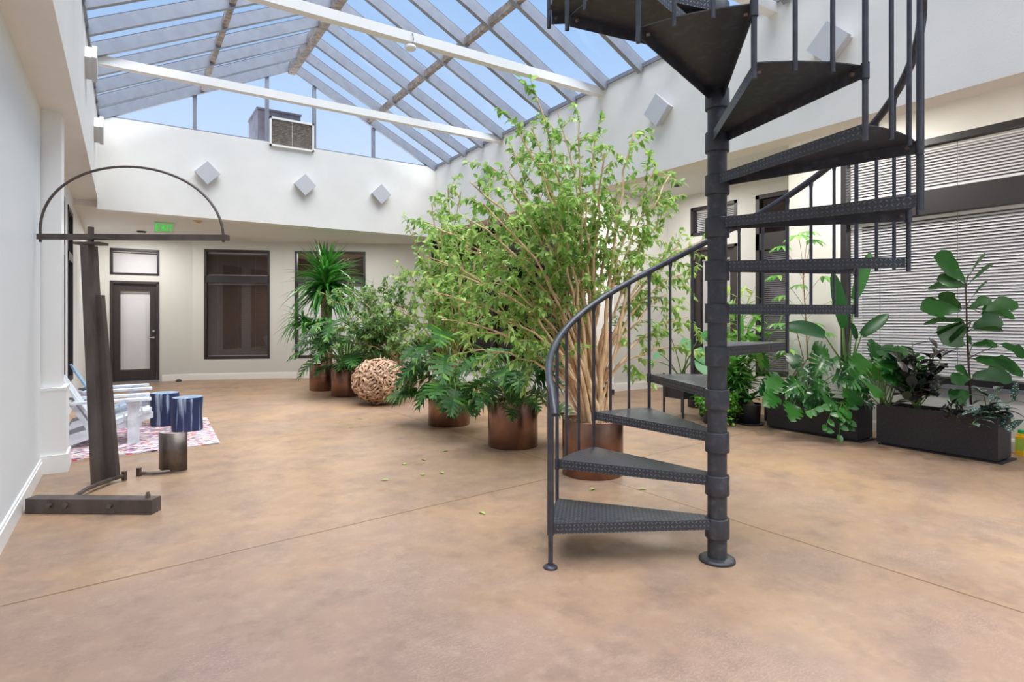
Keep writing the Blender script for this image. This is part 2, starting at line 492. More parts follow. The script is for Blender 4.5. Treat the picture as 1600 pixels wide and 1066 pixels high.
# ceilings / roof slabs and closed rooms behind the glazing
mb = MB(); mb.box(-3.2, XR + .25, 11.25, 18, 3.12, 3.34); structure('ceiling_rear', mb, M_ceil)
mb = MB(); mb.box(XR + .25, 12.2, -3.2, 18, 3.76, 3.95); structure('ceiling_right', mb, M_ceil)
mb = MB(); mb.box(-3.2, -.84, -3.2, 11.25, 3.3, 3.5); structure('ceiling_left', mb, M_ceil)
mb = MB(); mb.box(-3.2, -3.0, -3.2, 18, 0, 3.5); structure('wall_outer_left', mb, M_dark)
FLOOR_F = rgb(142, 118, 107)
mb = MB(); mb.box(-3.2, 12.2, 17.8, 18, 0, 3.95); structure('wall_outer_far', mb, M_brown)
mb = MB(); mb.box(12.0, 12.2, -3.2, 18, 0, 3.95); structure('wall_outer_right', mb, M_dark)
blinds('venetian_blind', 'half-open dark brown blind filling the tall window between the far door and the dragon tree', B0, B1, .3, 1.56, .52, 2.17, .11, 1, pitch=.03, tilt=52, width=.03, m=mat('brown_blind', rgb(112, 98, 90), .5), cords=(.5, .93, 1.3))
blinds('venetian_blind', 'dark brown transom blind above the tall dark far window', B0, B1, .3, 1.56, 2.35, 2.87, .11, 1, pitch=.03, tilt=52, width=.03, m=bpy.data.materials['brown_blind'], cords=(.5, .93, 1.3))
# unseen glazed wall behind the camera, its glazing added for ambient daylight
K0, K1 = (12.0, -3.0), (-3.0, -3.0)
wall('wall_back', K0, K1, 0, 4.49, M_white, .18, 1, [(5.2, 8.6, .3, 3.0), (8.8, 12.2, .3, 3.0), (.8, 4.2, .3, 3.0)])
window('window_10', K0, K1, 5.2, 8.6, .3, 3.0, 1, .06, [(2.2, 2.3)], M_skyglass)
window('window_11', K0, K1, 8.8, 12.2, .3, 3.0, 1, .06, [(2.2, 2.3)], M_skyglass)
window('window_12', K0, K1, .8, 4.2, .3, 3.0, 1, .06, [(2.2, 2.3)], M_skyglass)

# ================================================================== skylight
M_purlin = mat('sunlit_purlin', rgb(176, 158, 140), 0.5, 0.2, noise=(rgb(128, 120, 118), 14, .4, .6))  # tan stands for sunlight, painted into the purlin and ridge colour
sky = thing('window_13', None, None, kind='structure')
ys = [YF + .02 - .645 * k for k in range(22)]
sl = math.atan2(ZR - ZE, XM - XL)
for y in ys:
    for xe in (XL, XR):
        a, b = V((xe, y, ZE)), V((XM, y, ZR))
        r = MB(); r.bar(a, b, .062, .15); ob = r.build('rafter', M_alu, sky)
        c = MB(); up = V((0, 0, 1))
        d = (b - a).normalized(); u = V((-d.z, 0, d.x)) * (1 if d.x > 0 else -1)
        c.bar(a + u * .079, b + u * .079, .05, .012); c.build('gasket', M_gasket, ob)
for (x, z, w, h, nm) in ((XM, ZR - .06, .12, .16, 'ridge_beam'), ((XL + XM) / 2, (ZE + ZR) / 2, .07, .09, 'purlin'), ((XR + XM) / 2, (ZE + ZR) / 2, .07, .09, 'purlin')):
    mb = MB(); mb.box(x - w / 2, x + w / 2, -3, YF + .05, z - h / 2 - .01, z + h / 2); mb.build(nm, M_purlin, sky)
for x in (XL + .0, XR - .0):
    mb = MB(); s = 1 if x < 2 else -1
    mb.box(min(x - s * .2, x + s * .025), max(x - s * .2, x + s * .025), -3, YF, ZE, ZE + .05); mb.build('eave_sill', M_alu, sky)
for xe in (XL, XR):
    for i in range(len(ys) - 1):
        y1, y0 = ys[i], ys[i + 1]
        a = V((xe, 0, ZE)); b = V((XM, 0, ZR)); d = (b - a).normalized(); u = V((-d.z, 0, d.x)) * (1 if d.x > 0 else -1)
        off = u * .068
        g = MB(); A, B = a + off, b + off
        g.hexa([(A.x, y0, A.z), (B.x, y0, B.z), (B.x, y1, B.z), (A.x, y1, A.z)] + [(A.x, y0, A.z + .008), (B.x, y0, B.z + .008), (B.x, y1, B.z + .008), (A.x, y1, A.z + .008)])
        g.build('glass', M_skyglass, sky)
# far gable
gab = thing('window_14', None, None, kind='structure')
mb = MB()
def slope_z(x): return ZE + (ZR - ZE) * (1 - abs(x - XM) / (XM - XL))
for x in (-.17, .97, 2.10, 2.92, 4.05, 5.18):
    mb.box(x - .028, x + .028, YF + .02, YF + .1, ZE, slope_z(x))
mb.box(2.1, 2.92, YF + .02, YF + .1, 5.37, 5.43)
mb.box(XL, XR, YF + .01, YF + .11, ZE, ZE + .02)
mb.build('window_frame', M_alu, gab)
g = MB()
g.faces([(XL, YF + .06, ZE), (XR, YF + .06, ZE), (XM, YF + .06, ZR)], [(0, 1, 2)])
g.build('glass', M_skyglass, gab)
# near gable (behind the eye)
gab2 = thing('window_15', None, None, kind='structure')
mb = MB()
for x in (.97, 2.5, 4.05): mb.box(x - .03, x + .03, -2.95, -2.87, ZE, slope_z(x))
mb.build('window_frame', M_alu, gab2)
g = MB(); g.faces([(XL, -2.9, ZE), (XM, -2.9, ZR), (XR, -2.9, ZE)], [(0, 1, 2)]); g.build('glass', M_skyglass, gab2)

# white tie beams across the light well
for y, nm, lab in ((8.52, 'trim_3', ''), (5.98, 'trim_4', ''), (3.44, 'trim_5', ''), (.9, 'trim_6', '')):
    mb = MB(); mb.box(XL, XR, y - .05, y + .05, 4.385, 4.49)
    structure(nm, mb, M_trim)
# cooler grille in the gable and its cabinet outside
t = thing('rooftop_cooler', 'grey rooftop cooler with a louvred grille set in the far gable glazing', 'air conditioner', (0, 0, 0))
M_cool = mat('cooler_cabinet', rgb(142, 134, 142), .5, noise=(rgb(120, 114, 122), 5, .4, .6))
M_louv = mat('louvre_metal', rgb(176, 168, 158), .5, noise=(rgb(150, 142, 132), 20, .4, .6))
mb = MB(); mb.box(1.98, 2.72, 11.25, 12.15, 4.42, 5.12); mb.box(1.96, 2.74, 11.23, 12.17, 5.12, 5.15); mb.build('cabinet', M_cool, t)
mb = MB()
for a, b, c, d in ((2.13, 2.89, 4.42, 4.45), (2.13, 2.89, 4.90, 4.935), (2.13, 2.16, 4.42, 4.935), (2.86, 2.89, 4.42, 4.935)): mb.box(a, b, YF - .045, YF + .03, c, d)
mb.build('grille_frame', M_trim, t)
mb = MB()
for i in range(17):
    z = 4.455 + i * .027
    mb.obox((2.51, YF - .012, z), (.35, 0, 0), (0, .016, -.009), (0, .001, .0015))
mb.box(2.5, 2.52, YF - .03, YF + .01, 4.45, 4.9)
mb.build('louvres', M_louv, t)
mb = MB(); mb.box(2.14, 2.88, YF + .012, YF + .03, 4.43, 4.92); mb.build('grille_back', M_dark, t)
# ================================================================== spiral stair
def plate_material():
    """black diamond plate: crossed raised lozenges, coordinates in metres from the UV map"""
    m = bpy.data.materials.new('diamond_plate'); m.use_nodes = True
    N, L = m.node_tree.nodes, m.node_tree.links
    b = N['Principled BSDF']
    uv = N.new('ShaderNodeUVMap'); uv.uv_map = 'UVMap'
    sep = N.new('ShaderNodeSeparateXYZ'); L.new(uv.outputs[0], sep.inputs[0])
    def mth(op, a, b_=None):
        q = N.new('ShaderNodeMath'); q.operation = op
        for i, z in enumerate((a, b_)):
            if z is None: continue
            if hasattr(z, 'links'): L.new(z, q.inputs[i])
            else: q.inputs[i].default_value = z
        return q.outputs[0]
    s = 1 / .023
    px, py = mth('MULTIPLY', sep.outputs[0], s), mth('MULTIPLY', sep.outputs[1], s)
    fx, fy = mth('FLOOR', px), mth('FLOOR', py)
    par = mth('MULTIPLY', mth('FRACT', mth('MULTIPLY', mth('ADD', fx, fy), .5)), 2.0)
    a = mth('SUBTRACT', mth('SUBTRACT', px, fx), .5); c = mth('SUBTRACT', mth('SUBTRACT', py, fy), .5)
    p_, q_ = mth('ADD', a, c), mth('SUBTRACT', a, c)
    sgn = mth('SUBTRACT', mth('MULTIPLY', mth('ROUND', par), 2.0), 1.0)
    # long and short axis swap with the parity
    half = mth('MULTIPLY', mth('ADD', sgn, 1.0), .5); inv = mth('SUBTRACT', 1.0, half)
    lo = mth('ADD', mth('MULTIPLY', p_, half), mth('MULTIPLY', q_, inv))
    sh = mth('ADD', mth('MULTIPLY', q_, half), mth('MULTIPLY', p_, inv))
    e = mth('ADD', mth('POWER', mth('MULTIPLY', lo, 1.55), 2.0), mth('POWER', mth('MULTIPLY', sh, 3.7), 2.0))
    r = N.new('ShaderNodeMapRange'); r.interpolation_type = 'SMOOTHSTEP'
    L.new(e, r.inputs['Value'])
    for k, v in zip(('From Min', 'From Max', 'To Min', 'To Max'), (.35, 1.0, 1.0, 0.0)): r.inputs[k].default_value = v
    bp = N.new('ShaderNodeBump'); bp.inputs['Strength'].default_value = 1.0; bp.inputs['Distance'].default_value = .005
    L.new(r.outputs['Result'], bp.inputs['Height']); L.new(bp.outputs[0], b.inputs['Normal'])
    mx = N.new('ShaderNodeMix'); mx.data_type = 'RGBA'
    mx.inputs['A'].default_value = rgb(64, 66, 71); mx.inputs['B'].default_value = rgb(126, 129, 136)
    L.new(mth('MULTIPLY', r.outputs['Result'], .6), mx.inputs['Factor'])
    L.new(mx.outputs['Result'], b.inputs['Base Color'])
    b.inputs['Roughness'].default_value = .40; b.inputs['Metallic'].default_value = .3
    return m
M_plate = plate_material()
M_rail = mat('worn_black_rail', rgb(62, 63, 70), .34, .3, noise=(rgb(76, 77, 84), 16, .45, .7))
M_bolt = mat('worn_bolt', rgb(120, 104, 92), .5, .6)
SX, SYc, RAD, TOP0, RISE = 2.801, 2.135, .939, .242, .242
A0, DA, WA = math.radians(152.67), math.radians(28.68), math.radians(28.5)
stair = thing('spiral_staircase', 'black steel spiral staircase with diamond plate treads around a central pole', 'staircase', (SX, SYc, 0))
def pol(a, r, z): return V((r * math.cos(a), r * math.sin(a), z))
mb = MB(); mb.cyl(0, 0, 0.012, 4.2, .053, 32); mb.build('pole', M_black, stair)
mb = MB(); mb.lathe([(.0, .022), (.085, .022), (.098, .014), (.1, 0), (0, 0)], 32); mb.build('base_flange', M_black, stair)
NT = 15
RB = RAD + .013
def rail_z(a): return TOP0 + .745 + RISE * (A0 - a) / DA
for k in range(NT):
    z = TOP0 + RISE * k
    af = A0 - DA * k; ab = af - WA; am = (af + ab) / 2
    mid = V((math.cos(am), math.sin(am), 0)); perp = V((-mid.y, mid.x, 0))
    fi = mid * .045 + perp * .043; bi = mid * .045 - perp * .043
    of, ob_ = pol(af, RAD, 0), pol(ab, RAD, 0)
    arc = [pol(af + (ab - af) * i / 6, RAD, 0) for i in range(7)]
    t = MB()
    top = [fi] + arc + [bi]
    def uvp(p):  # run the pattern along the tread
        return (p.dot(mid), p.dot(perp))
    t.face([p + V((0, 0, z)) for p in reversed(top)], [uvp(p) for p in reversed(top)], 0)
    t.face([p + V((0, 0, z - .005)) for p in top], mi=1)
    for i in range(6): t.face([arc[i] + V((0, 0, z - .005)), arc[i + 1] + V((0, 0, z - .005)), arc[i + 1] + V((0, 0, z)), arc[i] + V((0, 0, z))][::-1], [(0, 0)] * 4, 1)
    H = .056
    for (i_, o_, sg) in ((fi, of, 1), (bi, ob_, -1)):
        d = (o_ - i_).normalized(); n = V((-d.y, d.x, 0)) * sg
        if n.dot(perp) * sg < 0: n = -n
        L_ = (o_ - i_).length
        A_, B_ = i_, o_
        q = [A_ + V((0, 0, z)), B_ + V((0, 0, z)), B_ + V((0, 0, z - H)), A_ + V((0, 0, z - H))]
        u = [(0, 0), (L_, 0), (L_, -H), (0, -H)]
        t.face(q, u, 0)
        q2 = [p - n * .005 for p in q]
        t.face(q2[::-1], mi=1)
        t.face([q[3], q[2], q2[2], q2[3]], mi=1); t.face([q[1], q[2], q2[2], q2[1]], mi=1)
    tr = t.build('tread', [M_plate, M_black], stair)
    h = MB(); h.lathe([(.054, z - .108), (.0655, z - .108), (.0665, z - .104), (.0665, z - .003), (.064, z + .003), (.054, z + .003)], 32)
    h.build('hub_sleeve', M_black, tr)
    for aa, sgn in ((af, 1), (ab, -1)):
        c = pol(aa - sgn * .03, RAD - .03, z - .03); dn = perp * sgn; bo = MB()
        bo.tube([c - dn * .004, c + dn * .012], .008, 8)
        bo.build('bolt', M_bolt, tr)
    # post at the leading corner, ties this tread to the one below
    zb = z - RISE - .075 if k else 0.0
    p = pol(af, RB, 0)
    if k:
        b_ = MB(); b_.tube([p + V((0, 0, zb)), p + V((0, 0, rail_z(af) - .018))], .0118, 10); b_.tube([p + V((0, 0, z - .062)), p + V((0, 0, z + .004))], .0165, 10)
        b_.tube([p + V((0, 0, rail_z(af) - .06)), p + V((0, 0, rail_z(af) - .03)), p + V((-p.x * .012, -p.y * .012, rail_z(af) - .01))], [.012, .016, .016], 8)
        b_.build('baluster', M_rail, stair)
    for fr in (1 / 3, 2 / 3):
        a = af + (ab - af) * fr; p = pol(a, RB, 0); zr = rail_z(a)
        b_ = MB(); b_.tube([p + V((0, 0, z - .05)), p + V((0, 0, zr - .018))], .0098, 10)
        b_.tube([p + V((0, 0, zr - .055)), p + V((0, 0, zr - .03)), p + V((0, 0, zr - .012))], [.0098, .014, .014], 8)
        b_.build('baluster', M_rail, stair)
# newel at the foot
p = pol(A0, RB + .004, 0)
n_ = MB()
n_.tube([p + V((0, 0, .02)), p + V((0, 0, TOP0 - .06))], .0135, 14); n_.tube([p + V((0, 0, TOP0 - .06)), p + V((0, 0, TOP0 + .005))], .019, 14)
n_.tube([p + V((0, 0, TOP0 + .005)), p + V((0, 0, rail_z(A0) - .03))], .0185, 14)
n_.lathe([(0, .02), (.022, .02), (.038, .01), (.04, 0), (0, 0)], 20, p)
n_.build('newel_post', M_rail, stair)
path = []
na = 150
a_end = A0 - DA * (NT - 1) - WA
for i in range(na + 1):
    a = A0 + math.radians(1) + (a_end - A0) * i / na
    path.append(pol(a, RB, rail_z(a)))
st = path[0]
tangent = (path[0] - path[1]).normalized(); outw = V((st.x, st.y, 0)).normalized()
head = [st + tangent * .11 + V((0, 0, -.07)) , st + tangent * .075 + V((0, 0, -.035)), st + tangent * .035 + V((0, 0, -.010))]
hr = MB(); hr.tube(head + path, .0215, 12); hr.build('handrail', M_rail, stair)
# ================================================================== rusty steel sculpture
M_rust = mat('brown_oxidised_steel', rgb(96, 85, 80), .55, .2, noise=(rgb(78, 69, 65), 9, .38, .62, (1, 1, .3)), bump=(60, .25))
M_rustl = mat('burnished_steel', rgb(122, 112, 105), .38, .7, noise=(rgb(84, 74, 68), 7, .4, .62, (1, 1, .35)), bump=(50, .15))
sc = thing('steel_sculpture', 'brown steel sculpture: leaning post carrying a horizontal bar and thin arch', 'sculpture', (-.17, 5.95, 0))
O = V((-.17, 5.95, 0))
def loc(p): return V(p) - O
a, b = V((-.555, 5.36, .052)), V((.185, 4.845, .052))
mb = MB(); mb.bar(loc(a), loc(b), .105, .104); bb = mb.build('base_beam', M_rust, sc)
d = (b - a).normalized(); n = V((d.y, -d.x, 0))
if n.dot(V((0, -1, 0))) < 0: n = -n
for u in (.2, .33, .68):
    p = a + (b - a) * u + n * .052 + V((0, 0, .012)); q = MB(); q.tube([loc(p - n * .005), loc(p + n * .022)], .017, 6, smooth=False); q.build('bolt', M_rustl, bb)
q = MB(); p = b - d * .06 + V((0, 0, .05)); q.tube([loc(p), loc(p + V((0, 0, .03)))], .018, 6, smooth=False); q.tube([loc(p + V((0, 0, .03))), loc(p + V((0, 0, .045)))], .011, 8); q.build('bolt', M_rustl, bb)
# post: an upright channel leaning toward the left wall, with a shorter plate on its flank
dep = 4.87
def sp(px, py, dd=0.0): return at(px, py, dep + dd)
def quadpost(pl, name, m, front, back):
    """outline in the picture plane, given thickness in depth"""
    mb = MB(); F = V((SY, CY, 0)); n = len(pl)
    A = [loc(V(p) + F * front) for p in pl]; B = [loc(V(p) + F * back) for p in pl]
    mb.faces(A + B, [tuple(range(n)), tuple(range(2 * n - 1, n - 1, -1))] + [(i, n + i, n + (i + 1) % n, (i + 1) % n) for i in range(n)])
    return mb.build(name, m, sc)
foot = at(150, 757, dep); fz = foot.z
def sp0(px, py): 
    v = at(px, py, dep); return v
quadpost([sp0(133, 384), sp0(145, 384), sp0(165, 752), sp0(150, 757)], 'post', M_rust, -.06, .06)
quadpost([sp0(144.5, 461), sp0(157.5, 461), sp0(182, 747), sp0(164.5, 752.5)], 'side_plate', M_rust, .0, .05)
top = at(142, 381, dep)
mb = MB(); mb.obox(loc(top), V((CY, -SY, 0)) * .105, V((SY, CY, 0)) * .06, (0, 0, .010))
mb.obox(loc(top + V((0, 0, .05))), V((CY, -SY, 0)) * .016, V((SY, CY, 0)) * .016, (0, 0, .09)); mb.build('cap_plate', M_rust, sc)
mb = MB(); l_, r_ = at(60, 370, dep), at(357, 371.5, dep); mb.bar(loc(l_), loc(r_), .045, .045); mb.build('cross_bar', M_rust, sc)
pts = []
for i in range(41):
    th = pi - pi * i / 40
    pts.append(loc(at(206 + 143 * math.cos(th) - 9 * math.sin(th), 369 - 108.5 * math.sin(th) ** .92, dep)))
mb = MB(); mb.tube([pts[0] + V((0, 0, -.05))] + pts + [pts[-1] + V((0, 0, -.05))], .0105, 8); mb.build('arch', M_rust, sc)
mb = MB(); mb.tube([loc(at(146, 372.5, dep - .06)), loc(at(165, 372.5, dep - .08)), loc(at(182, 375, dep - .1))], [.011, .008, .003], 6); mb.build('pin', M_rust, sc)
g0 = [(-.36, 5.40), (-.2, 5.60), (-.02, 5.80), (.0, 6.06)]
rp = [at_floor(x, y, .045) for x, y in ((114, 781), (120, 774), (132, 766), (152, 757), (174, 749), (194, 743))]
mb = MB(); mb.tube([loc(p) for p in rp], .018, 8); mb.tube([loc(rp[-1] + V((0, 0, -.04))), loc(rp[-1] + V((0, 0, .035)))], .022, 6, smooth=False); mb.build('curved_rod', M_rustl, sc)

pl = thing('steel_plate_sculpture', 'curved grey steel plate standing on a thin bent floor rod', 'sculpture', (.40, 6.15, 0))
O2 = V((.40, 6.15, 0))
mb = MB(); c0 = at(270, 737, 5.25); c0.z = 0; Ft = V((SY, CY, 0)); Rt = V((CY, -SY, 0))
ring = []
for i in range(15):
    th = -1.25 + 2.5 * i / 14
    ring.append(c0 + Rt * (.125 * math.sin(th) / math.sin(1.25)) - Ft * (.11 * (math.cos(th) - .3)) - O2)
inn = [p + Ft * .012 for p in ring]
zb, zt = .03, .355
n = len(ring)
lo, hi = [p + V((0, 0, zb)) for p in ring], [p + V((0, 0, zt)) for p in ring]
li, hi2 = [p + V((0, 0, zb)) for p in inn], [p + V((0, 0, zt)) for p in inn]
P = lo + hi + li + hi2
mb.faces(P, [(i, i + 1, n + i + 1, n + i) for i in range(n - 1)] + [(2 * n + i + 1, 2 * n + i, 3 * n + i, 3 * n + i + 1) for i in range(n - 1)] +
         [(n + i, n + i + 1, 3 * n + i + 1, 3 * n + i) for i in range(n - 1)] + [(2 * n + i, 2 * n + i + 1, i + 1, i) for i in range(n - 1)] + [(0, n, 3 * n, 2 * n), (n - 1, 3 * n - 1, 4 * n - 1, 2 * n - 1)][:1] + [(n - 1, 3 * n - 1, 4 * n - 1, 2 * n - 1)], smooth=True)
mb.build('curved_plate', M_rustl, pl)
rp = [at_floor(x, y, .022) - O2 for x, y in ((217, 740), (240, 739.5), (265, 736.5), (292, 732))]
mb = MB(); mb.tube(rp, .016, 8); mb.tube([rp[0] + V((0, 0, -.022)), rp[0] + V((0, 0, .05))], .022, 6, smooth=False); mb.build('bent_rod', M_rustl, pl)

# ================================================================== rug, stools, chairs
def rug_material():
    m = mat('rag_weave', rgb(214, 206, 204), .95)
    N, L = m.node_tree.nodes, m.node_tree.links; b = N['Principled BSDF']
    tc = N.new('ShaderNodeTexCoord'); mp = N.new('ShaderNodeMapping'); mp.inputs['Scale'].default_value = (13, 34, 1)
    L.new(tc.outputs['Object'], mp.inputs[0])
    vo = N.new('ShaderNodeTexVoronoi'); vo.inputs['Scale'].default_value = 1.6; vo.inputs['Randomness'].default_value = 1
    L.new(mp.outputs[0], vo.inputs['Vector'])
    sp_ = N.new('ShaderNodeSeparateColor'); L.new(vo.outputs['Color'], sp_.inputs[0])
    cr = N.new('ShaderNodeValToRGB'); cr.color_ramp.interpolation = 'CONSTANT'
    cols = [(206, 198, 200), (72, 62, 80), (206, 200, 204), (150, 140, 160), (226, 218, 214), (176, 70, 86), (206, 200, 206), (70, 58, 72), (206, 150, 110), (218, 212, 212), (170, 120, 176), (232, 224, 220), (224, 92, 104), (120, 150, 130), (216, 196, 200)]
    e = cr.color_ramp.elements
    for i, c in enumerate(cols):
        if i < 2: el = e[i]; el.position = i / len(cols)
        else: el = e.new(i / len(cols))
        el.color = rgb(*c)
    L.new(sp_.outputs[0], cr.inputs[0]); L.new(cr.outputs[0], b.inputs['Base Color'])
    bp = N.new('ShaderNodeBump'); bp.inputs['Strength'].default_value = .6; bp.inputs['Distance'].default_value = .01
    L.new(vo.outputs['Distance'], bp.inputs['Height']); L.new(bp.outputs[0], b.inputs['Normal'])
    return m
mb = MB(); mb.prism([(-.62, 7.0), (.87, 7.13), (.94, 9.05), (-.62, 9.0)], 0.001, .012)
tag(mb.build('rag_rug', rug_material()), 'multicoloured woven rag rug under the chairs and blue stools', 'rug')

M_indigo = mat('indigo_dyed_wood', rgb(30, 44, 82), .5, noise=(rgb(168, 182, 202), 12.0, .535, .62, (1.0, 1.0, .06)))
M_cut = mat('bleached_log_end', rgb(148, 166, 182), .6, noise=(rgb(112, 134, 158), 14, .4, .6))
def stool(x, y, r, h, label, seed):
    rr = random.Random(seed)
    t = thing('log_stool', label, 'stool', (x, y, .012), rr.random() * 6, 'indigo dyed log stools')
    ph = [rr.random() * 6.28 for _ in range(4)]
    n = 40; mb = MB(); rings = []
    zs = [0, .03, .08, .16, .24, .32, h - .015, h]
    for z in zs:
        ring = []
        for k in range(n):
            a = 2 * pi * k / n
            q = r * (1 + .045 * math.sin(2 * a + ph[0]) + .03 * math.sin(3 * a + ph[1] + z * 2) + .02 * math.sin(7 * a + ph[2]) + .03 * math.sin(z * 13 + ph[3] + a))
            if z in (0, h): q *= .97
            ring.append(V((q * math.cos(a), q * math.sin(a), z)))
        rings.append(ring)
    idx = [(i * n + k, i * n + (k + 1) % n, (i + 1) * n + (k + 1) % n, (i + 1) * n + k) for i in range(len(zs) - 1) for k in range(n)]
    mb.faces([p for g in rings for p in g], idx, 0, True)
    mb.face(rings[0][::-1]); mb.build('log', M_indigo, t)
    c = MB(); c.face([p + V((0, 0, .001)) for p in rings[-1]]); c.build('cut_top', M_cut, t)
stool(.64, 8.16, .168, .40, 'indigo dyed log stool nearer the front edge of the rug', 3)
stool(.43, 8.72, .165, .41, 'indigo dyed log stool standing behind the other blue one', 8)

M_wchair = mat('white_washed_wood', rgb(226, 230, 234), .55, noise=(rgb(206, 210, 214), 12, .4, .6))
M_bchair = mat('pale_blue_wood', rgb(170, 196, 218), .55, noise=(rgb(146, 176, 202), 12, .4, .6))
def adirondack(x, y, label, backmat, seatmat, rz=0):
    t = thing('adirondack_chair', label, 'chair', (x, y, .012), rz, 'adirondack chairs on the rag rug')
    W = .235
    for s in (-1, 1):
        mb = MB(); yy = s * W
        mb.box(.18, .29, yy - .02, yy + .02, 0, .46); mb.build('front_leg', M_wchair, t)
        mb = MB(); poly = [(.42, .32), (.42, .26), (-.42, .0), (-.46, .04), (-.42, .11), (.3, .335)]
        n = len(poly); A = [(px, yy * .86 - .018, pz) for px, pz in poly]; B = [(px, yy * .86 + .018, pz) for px, pz in poly]
        mb.faces(A + B, [tuple(range(n)), tuple(range(2 * n - 1, n - 1, -1))] + [(i, n + i, n + (i + 1) % n, (i + 1) % n) for i in range(n)])
        mb.build('seat_rail', M_wchair, t)
        mb = MB(); pl_ = [(.40, -.062), (.40, .05), (.37, .075), (-.32, .045), (-.36, .0), (-.32, -.04), (.36, -.08)]
        mb.prism([(px, yy + s * py) for px, py in pl_][::s], .46, .485); mb.build('armrest', M_wchair, t)
        mb = MB(); mb.bar((-.12, yy * .86, .12), (-.31, yy * .86 , .47), .035, .05); mb.build('rear_leg', M_wchair, t)
    for i in range(6):
        u = i / 5; mb = MB(); mb.obox((.36 - .42 * u, 0, .325 - .145 * u), (.034, 0, .012), (0, W, 0), (-.004, 0, .010)); mb.build('seat_slat', seatmat, t)
    for i in range(5):
        yy = -W * .8 + i * W * .4; hh = .80 - .03 * abs(i - 2)
        mb = MB(); mb.bar((-.07, yy, .15), (-.07 - .37 * (hh - .15) / .66, yy, hh), .085, .02, up=(0, 1, 0)) if False else mb.obox(((-.07 + -.07 - .37 * (hh - .15) / .66) / 2, yy, (.15 + hh) / 2), V((-.37 * (hh - .15) / .66 / 2, 0, (hh - .15) / 2)), (0, .042, 0), V((.87, 0, .49)) * .01)
        mb.build('back_slat', backmat, t)
    mb = MB(); mb.obox((-.29, 0, .46), (.02, 0, .01), (0, W + .03, 0), (-.006, 0, .03)); mb.build('back_brace', M_wchair, t)
    return t
adirondack(-.155, 7.86, 'white washed adirondack chair nearest the white pilaster', M_wchair, M_wchair)
adirondack(-.12, 8.98, 'adirondack chair with a pale blue back behind the white one', M_bchair, M_bchair, .04)
# ================================================================== foliage toolkit
UP = V((0, 0, 1))
def rv(rr, s=1.0): return V((rr.uniform(-s, s), rr.uniform(-s, s), rr.uniform(-s, s)))
def blade(mb, base, d, L, W, droop=.3, prof=None, segs=5, fold=.25, nrm=None, mi=0, twist=0.0, wave=0.0):
    """one leaf blade with midrib fold, bending downward along its length"""
    d = V(d).normalized()
    side = d.cross(nrm if nrm is not None else UP)
    if side.length < 1e-3: side = d.cross(V((1, 0, 0)))
    side.normalize()
    prof = prof or (lambda t: math.sin(pi * min(1, .06 + t * .94)) ** .8)
    p = V(base); pts = []; st = L / segs
    for i in range(segs + 1):
        t = i / segs
        n = side.cross(d).normalized()
        w = W * .5 * prof(t)
        s2 = side if not twist else (side * math.cos(twist * t) + n * math.sin(twist * t))
        wv = wave * W * math.sin(t * 9.0 + (1 if i % 2 else 0))
        pts += [p - s2 * w + n * (w * fold + wv), p.copy(), p + s2 * w + n * (w * fold - wv)]
        d = (d + V((0, 0, -droop / segs))).normalized()
        p = p + d * st
    idx = []
    for i in range(segs):
        a = i * 3
        idx += [(a, a + 1, a + 4, a + 3), (a + 1, a + 2, a + 5, a + 4)]
    mb.faces(pts, idx, mi, True)

def small_leaf(mb, base, d, L, W, nrm):
    d = d.normalized(); s = d.cross(nrm)
    if s.length < 1e-3: s = V((1, 0, 0))
    s.normalize(); n = s.cross(d)
    m1 = base + d * L * .38 - n * L * .03
    tip = base + d * L + UP * (-L * .12)
    a, b = m1 - s * W * .5 + n * W * .16, m1 + s * W * .5 + n * W * .16
    q = base + d * L * .72 - UP * L * .03
    c, e = q - s * W * .32 + n * W * .08, q + s * W * .32 + n * W * .08
    mb.faces([base, a, c, tip, e, b, m1, q], [(0, 6, 1), (1, 6, 7, 2), (2, 7, 3), (0, 5, 6), (6, 5, 4, 7), (7, 4, 3)], 0, True)

def lobed(mb, base, d, L, W, n=7, droop=.5, nrm=None, cut=.62, heart=True, rr=R_, wf=.36):
    """deeply cut leaf: membrane along the midrib and a tongue for every lobe"""
    d = V(d).normalized(); side = d.cross(nrm if nrm is not None else UP)
    if side.length < 1e-3: side = V((1, 0, 0))
    side.normalize()
    spine = []; p = V(base); q = d.copy(); S = n * 2
    for i in range(S + 1):
        spine.append((p.copy(), q.copy())); q = (q + V((0, 0, -droop / S))).normalized(); p = p + q * (L / S)
    for sg in (-1, 1):
        for i in range(n):
            t = i / n
            P0, D0_ = spine[2 * i]; P1, _ = spine[min(S, 2 * i + 2)]
            ang = (1.75 - 1.35 * t) if heart else (1.2 - .7 * t)
            lw = W * .5 * (.75 + .5 * math.sin(pi * min(1, t * 1.1 + .12))) * (1 - .45 * t ** 2) * rr.uniform(.9, 1.08)
            ld = D0_ * math.cos(ang) + side * sg * math.sin(ang)
            nn = side.cross(D0_).normalized()
            mid = (P0 + P1) / 2
            up = nn * .10 * lw
            inner = lw * (1 - cut)
            a0 = P0 + ld * inner + up * .5; a1 = P1 + ld * inner + up * .5
            wt = (P1 - P0) * wf
            b_ = mid + ld * lw * .72 + up
            tip = mid + ld * lw + D0_ * lw * .12 - UP * lw * .12 * (1 + droop)
            mb.faces([P0, P1, a1, a0, b_ + wt * .8, b_ - wt * .8, tip], [(0, 1, 2, 3) if sg < 0 else (3, 2, 1, 0), (3, 2, 4, 5) if sg < 0 else (5, 4, 2, 3), (5, 4, 6) if sg < 0 else (6, 4, 5)], 0, True)
    P, D_ = spine[-1]; P0, _ = spine[-3]
    mb.faces([P0 - side * W * .10, P0 + side * W * .10, P + D_ * L * .10], [(0, 1, 2)], 0, True)

